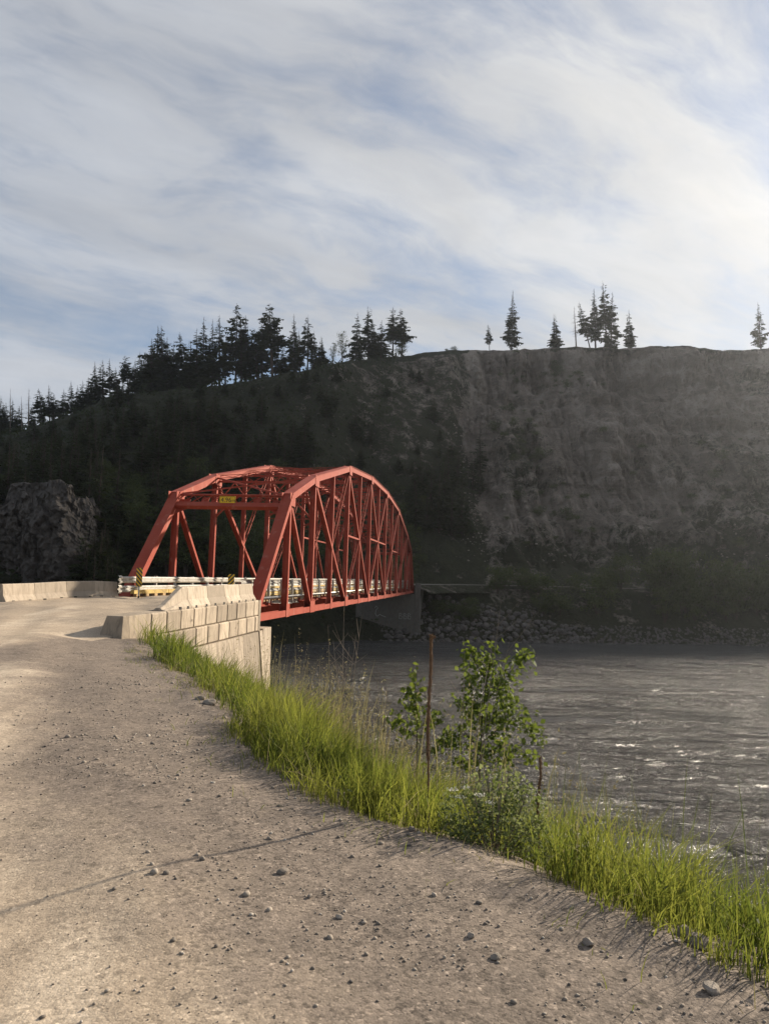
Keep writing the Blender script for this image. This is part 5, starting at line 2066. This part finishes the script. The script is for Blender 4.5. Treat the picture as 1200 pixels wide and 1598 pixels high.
def build_bush():
    c = atY(772, 1245, 5.1)
    base = Vector((c.x, c.y, gz(c.x, c.y)))
    e = empty('leafy_bush', base)
    e.scale = (1.12, 1.05, 1.12)
    g = np.random.default_rng(51)
    n = 3600
    # lumpy dome of small leaves on thin stems
    lobes = [(-.18, 0, .22, .17), (0, .05, .32, .19), (.17, 0, .24, .18), (.05, -.12, .18, .2), (-.08, -.15, .12, .18), (.24, -.08, .10, .15), (-.25, -.05, .10, .13), (.10, .12, .30, .16)]
    L = np.array(lobes)
    i = g.integers(0, len(L), n)
    dv = g.normal(0, 1, (n, 3)); dv /= np.linalg.norm(dv, axis=1, keepdims=True)
    rr = L[i, 3] * g.uniform(.45, 1.08, n) ** .6
    C = L[i, :3] + dv * rr[:, None]
    C[:, 2] = np.maximum(C[:, 2] - .02, .0)
    V, F, _ = leaf_quads(C, .026, g, .7, .7)
    me = mesh_np('foliage', V, F, M_BUSH); set_attr(me, 'tint', np.repeat(np.clip(g.normal(.52, .32, n), 0, 1), 4))
    o = link('foliage', me, e); o['kind'] = 'stuff'
    st = MB()
    for k in range(26):
        l = L[k % len(L)]
        t = Vector((l[0] + g.normal(0, .06), l[1] + g.normal(0, .06), l[2] + l[3] * .8))
        st.tube([(t.x * .25, t.y * .25, -.03), (t.x * .7, t.y * .7, t.z * .55), tuple(t)], [.005, .0035, .0015], 4)
    st.build('stems', M_BARK2, e)
    fl = []
    for (fx, fy, fz) in ((-.27, -.12, .38), (-.20, -.16, .40), (-.22, -.1, .33), (-.12, -.2, .37), (-.05, -.2, .33)):
        for _ in range(45):
            a = g.uniform(0, 6.28); r_ = .035 * math.sqrt(g.random())
            fl.append((fx + math.cos(a) * r_, fy + math.sin(a) * r_, fz + g.normal(0, .004)))
    V, F, _ = leaf_quads(np.array(fl), .009, g, 2.0, .9)
    link('flower_clusters', mesh_np('flower_clusters', V, F, M_FLOW), e)['kind'] = 'stuff'
    tag(e, 'low rounded bush of small leaves with white flower heads on the bank', 'bush')


build_bush()


def flower(px, py, Y, label):
    c = atY(px, py, Y)
    b = Vector((c.x, c.y, gz(c.x, c.y)))
    e = empty('yarrow_flower', b)
    h = c.z - b.z
    if h < .1: h = .3
    MB().tube([(0, 0, -.02), (.01, .01, h * .6), (0, 0, h)], .0022, 4).build('stem', M_GRASS, e)
    g = np.random.default_rng(int(px))
    fl = []
    for k in range(4):
        ox, oy = g.normal(0, .018), g.normal(0, .018)
        for _ in range(28):
            a = g.uniform(0, 6.28); r_ = .022 * math.sqrt(g.random())
            fl.append((ox + math.cos(a) * r_, oy + math.sin(a) * r_, h + g.normal(0, .004)))
    V, F, _ = leaf_quads(np.array(fl), .009, g, 2.0, .9)
    link('flower_head', mesh_np('flower_head', V, F, M_FLOW), e)
    tag(e, label, 'flower', 'white flowers in the bank grass')


flower(884, 1305, 4.9, 'white flower head in the grass right of the leafy bush')
flower(913, 1321, 4.7, 'pair of flat white flower heads lowest in the bank grass')
flower(922, 1318, 4.75, 'small white flower just behind the lowest flower heads')


# ---------------------------------------------------------------- dead stalks and bare twigs
def stalk(bx, by, tx, ty, Y, r0, label, hook=False, seed=1):
    g = random.Random(seed)
    b = atY(bx, by, Y); t = atY(tx, ty, Y)
    base = Vector((b.x, b.y, gz(b.x, b.y)))
    e = empty('dead_stalk', base)
    H = t.z - base.z
    dx = t.x - base.x
    pts, rad = [], []
    n = 60
    for i in range(n + 1):
        f = i / n
        pts.append(Vector((dx * f + .006 * math.sin(f * 9), .004 * math.sin(f * 13), H * f - (.06 if i == 0 else 0))))
        rad.append(r0 * (.62 if f < .35 else 1.0) * g.uniform(.75, 1.25) * (1 - .15 * f))
    st = MB().tube(pts, rad, 7).build('stem', M_STALK, e)
    cap = MB()
    for i in range(int(230 * H)):
        f = g.uniform(.36, 1.0)
        p = Vector((dx * f + .006 * math.sin(f * 9), .004 * math.sin(f * 13), H * f))
        a = g.uniform(0, 6.28)
        d = Vector((math.cos(a), math.sin(a), .5)).normalized()
        s = r0 * g.uniform(.28, .5)
        q = p + d * r0 * .95
        cap.obox(q, d * s, d.cross(UP).normalized() * s * .8, UP * s * .9)
    c = cap.build('seed_capsules', M_STALK, e); c['kind'] = 'stuff'
    if hook:
        k = Vector((dx, 0, H))
        MB().tube([k - Vector((0, 0, .05)), k + Vector((.012, 0, -.03)), k + Vector((.032, 0, -.012)), k + Vector((.035, 0, -.03))], [r0 * .8, r0 * .85, r0 * .9, r0 * .5], 6).build('side_spike', M_STALK, e)
    tag(e, label, 'stalk', 'dead brown stalks on the bank')


stalk(667, 1258, 672, 990, 5.5, .0115, 'tall brown dead flower stalk standing above the bank grass', True, 3)
stalk(839, 1290, 842, 1182, 5.15, .0095, 'short brown dead stalk right of the leafy bush', False, 5)


def bare_shrub(bx, by, Y, tops, label, seed, r0=.008):
    g = random.Random(seed)
    b = atY(bx, by, Y)
    base = Vector((b.x, b.y, gz(b.x, b.y)))
    e = empty('bare_shrub', base)
    m = MB()
    for (tx, ty) in tops:
        t = atY(tx, ty, Y + g.uniform(-.4, .4)) - base
        mid = t * .5 + Vector((g.uniform(-.05, .05), 0, g.uniform(0, .1)))
        m.tube([(0, 0, -.05), mid, t], [r0, r0 * .6, r0 * .2], 4)
        for k in range(7):
            f = g.uniform(.35, .95)
            p = mid.lerp(t, f * 2 - 1) if f > .5 else Vector((0, 0, 0)).lerp(mid, f * 2)
            l = t.length * g.uniform(.10, .22)
            an = g.uniform(0, 6.28)
            q = p + Vector((math.cos(an) * l * .7, math.sin(an) * l * .7, l * g.uniform(.4, 1.0)))
            m.tube([p, p.lerp(q, .5) + Vector((0, 0, -.01)), q], [r0 * .4, r0 * .3, r0 * .12], 4)
    m.build('twigs', M_BARK2, e)
    tag(e, label, 'shrub')


bare_shrub(534, 1110, 10.5, [(537, 945), (512, 975), (520, 1000), (556, 990), (565, 960), (545, 1010)], 'leafless grey shrub rising in front of the river by the near abutment', 61, .009)
bare_shrub(728, 1150, 6.6, [(771, 985), (782, 935), (795, 1000), (725, 1000)], 'thin bare twigs sticking up behind the leafy sapling', 62, .0045)
bare_shrub(580, 1150, 8.5, [(575, 1065), (590, 1050), (560, 1070), (605, 1075)], 'low dry twiggy shrub left of the thin sapling', 63, .006)


# ================================================================== STONES ON THE GRAVEL
def ico():
    p = (1 + 5 ** .5) / 2
    v = np.array([(-1, p, 0), (1, p, 0), (-1, -p, 0), (1, -p, 0), (0, -1, p), (0, 1, p), (0, -1, -p), (0, 1, -p), (p, 0, -1), (p, 0, 1), (-p, 0, -1), (-p, 0, 1)]) / math.sqrt(1 + p * p)
    f = np.array([(0, 11, 5), (0, 5, 1), (0, 1, 7), (0, 7, 10), (0, 10, 11), (1, 5, 9), (5, 11, 4), (11, 10, 2), (10, 7, 6), (7, 1, 8), (3, 9, 4), (3, 4, 2), (3, 2, 6), (3, 6, 8), (3, 8, 9), (4, 9, 5), (2, 4, 11), (6, 2, 10), (8, 6, 7), (9, 8, 1)])
    return v, f


def build_pebbles():
    NP = 230000
    x = rng.uniform(-7, 2.2, NP); y = 1.6 + 15 * rng.random(NP) ** 1.5
    d = bank_d(x, y)
    sh = sstep(-3.2, -.5, d + .9 * fbm(x * .45, y * .45, 44, 4))
    cl = np.clip(.5 + 1.3 * fbm(x * 1.1, y * 1.1, 610, 4), .02, 1.2)
    p = (.02 + .30 * sh) * cl * np.interp(y, [1.6, 5, 10, 16], [1, .9, .5, .25]) * (d < .1)
    k = rng.random(len(x)) < p
    x, y = x[k], y[k]
    n = len(x)
    s = np.exp(rng.normal(-5.35, .50, n))
    s = np.clip(s, .0028, .026) * np.interp(y, [2, 6, 16], [.85, 1.05, 1.6])
    v, f = ico()
    V = v[None] * (1 + rng.uniform(-.28, .28, (n, 12, 1)))
    an = rng.uniform(0, 6.28, n); c, sn = np.cos(an)[:, None], np.sin(an)[:, None]
    ax = rng.uniform(.7, 1.3, (n, 1)); az = rng.uniform(.45, .85, (n, 1))
    vx = V[:, :, 0] * ax; vy = V[:, :, 1]; vz = V[:, :, 2] * az
    Z = ground_z(x, y)
    P = np.stack([(vx * c - vy * sn) * s[:, None] + x[:, None], (vx * sn + vy * c) * s[:, None] + y[:, None], vz * s[:, None] + (Z + .25 * s)[:, None]], -1)
    F = (f[None] + (np.arange(n) * 12)[:, None, None]).reshape(-1, 3)
    me = mesh_np('loose_gravel', P.reshape(-1, 3), F, M_PEB)
    set_attr(me, 'tint', np.repeat(rng.random(n), 12))
    tag(link('loose_gravel', me), 'loose small stones scattered over the gravel road', 'gravel', None, 'stuff')


def mk_peb():
    m, t, b = material('loose_stones')
    a = t.node('ShaderNodeAttribute', attribute_name='tint').outputs['Fac']
    c = t.ramp(a, [(0, (.10, .085, .072)), (.45, (.215, .18, .145)), (.85, (.29, .25, .205)), (1, (.36, .33, .29))])
    t.l.new(c, b.inputs['Base Color'])
    b.inputs['Roughness'].default_value = .9
    return m


M_PEB = mk_peb()
build_pebbles()
STN = [(441, 1366, .034, 'brownish stone lying alone in the middle of the gravel'), (918, 1479, .034, 'grey stone on the gravel near the right bank grass'),
       (773, 1505, .026, 'dark stone on the gravel left of the grey stone'), (734, 1470, .024, 'small dark stone above the dark stone on the gravel'), (484, 1403, .018, 'little stone just below the lone brownish stone'),
       (530, 1436, .022, 'pale flat stone low in the middle of the gravel'), (316, 1352, .022, 'small stone on the thin shadow line'), (1090, 1478, .07, 'dark rock half hidden under the right bank grass'),
       (1068, 1462, .06, 'smaller rock above the dark rock under the right bank grass'), (1110, 1560, .05, 'dark stone at the bottom right corner of the gravel'), (327, 1098, .09, 'broken rock at the grass edge below the block wall'), (312, 1092, .07, 'second broken rock beside the one below the block wall'),
       (436, 1262, .022, 'small stone on the gravel nearest the middle grass')]
for i, (px, py, s, lab_) in enumerate(STN):
    p = atZ(px, py, -.02)
    me = stone_mesh(700 + i, 'stone', M_STONE, 2)
    o = link('stone', me)
    o.scale = (s, s, s * .9)
    o.location = (p.x, p.y, gz(p.x, p.y) + s * .25)
    o.rotation_euler = (rnd.uniform(-.2, .2), rnd.uniform(-.2, .2), rnd.uniform(0, 6))
    tag(o, lab_, 'stone', 'stones on the gravel')


# ================================================================== AIR
def build_haze():
    m = bpy.data.materials.new('haze')
    m.use_nodes = True
    t = NT(m.node_tree)
    t.n.clear()
    o = t.node('ShaderNodeOutputMaterial')
    v = t.node('ShaderNodeVolumePrincipled', {'Color': (.80, .86, .95, 1), 'Density': .00017, 'Anisotropy': .74})
    t.l.new(v.outputs[0], o.inputs['Volume'])
    me = MB().box(-520, 520, -120, 480, -13, 135).mesh('haze', m)
    tag(link('haze', me), 'thin pale haze over the river valley', None, None, 'stuff')


build_haze()


def number_left_to_right(group, text):
    """tell the members of a group apart by their order across the picture"""
    m = [o for o in COL.objects if o.get('group') == group]
    m.sort(key=lambda o: o.location.x / o.location.y)
    for i, o in enumerate(m):
        o['label'] = text % ordinal(i)


number_left_to_right('trees around the rock outcrop', 'dark tree crowding the rock outcrop on the left, %s from the left')
number_left_to_right('small firs on the grassy slope', 'small fir on the grassy slope below the ridge row, %s from the left')
number_left_to_right('shrubs among the riprap', 'small shrub among the riprap by the far abutment, %s from the left')
number_left_to_right('shrubs on the far bank above the riprap', 'olive shrub above the riprap on the far bank, %s from the left')
number_left_to_right('firs in the clump below the talus', 'dark fir in the clump below the talus, %s from the left')
number_left_to_right('trees in the thicket on the far shore', 'dark broadleaf tree in the far shore thicket, %s from the left')
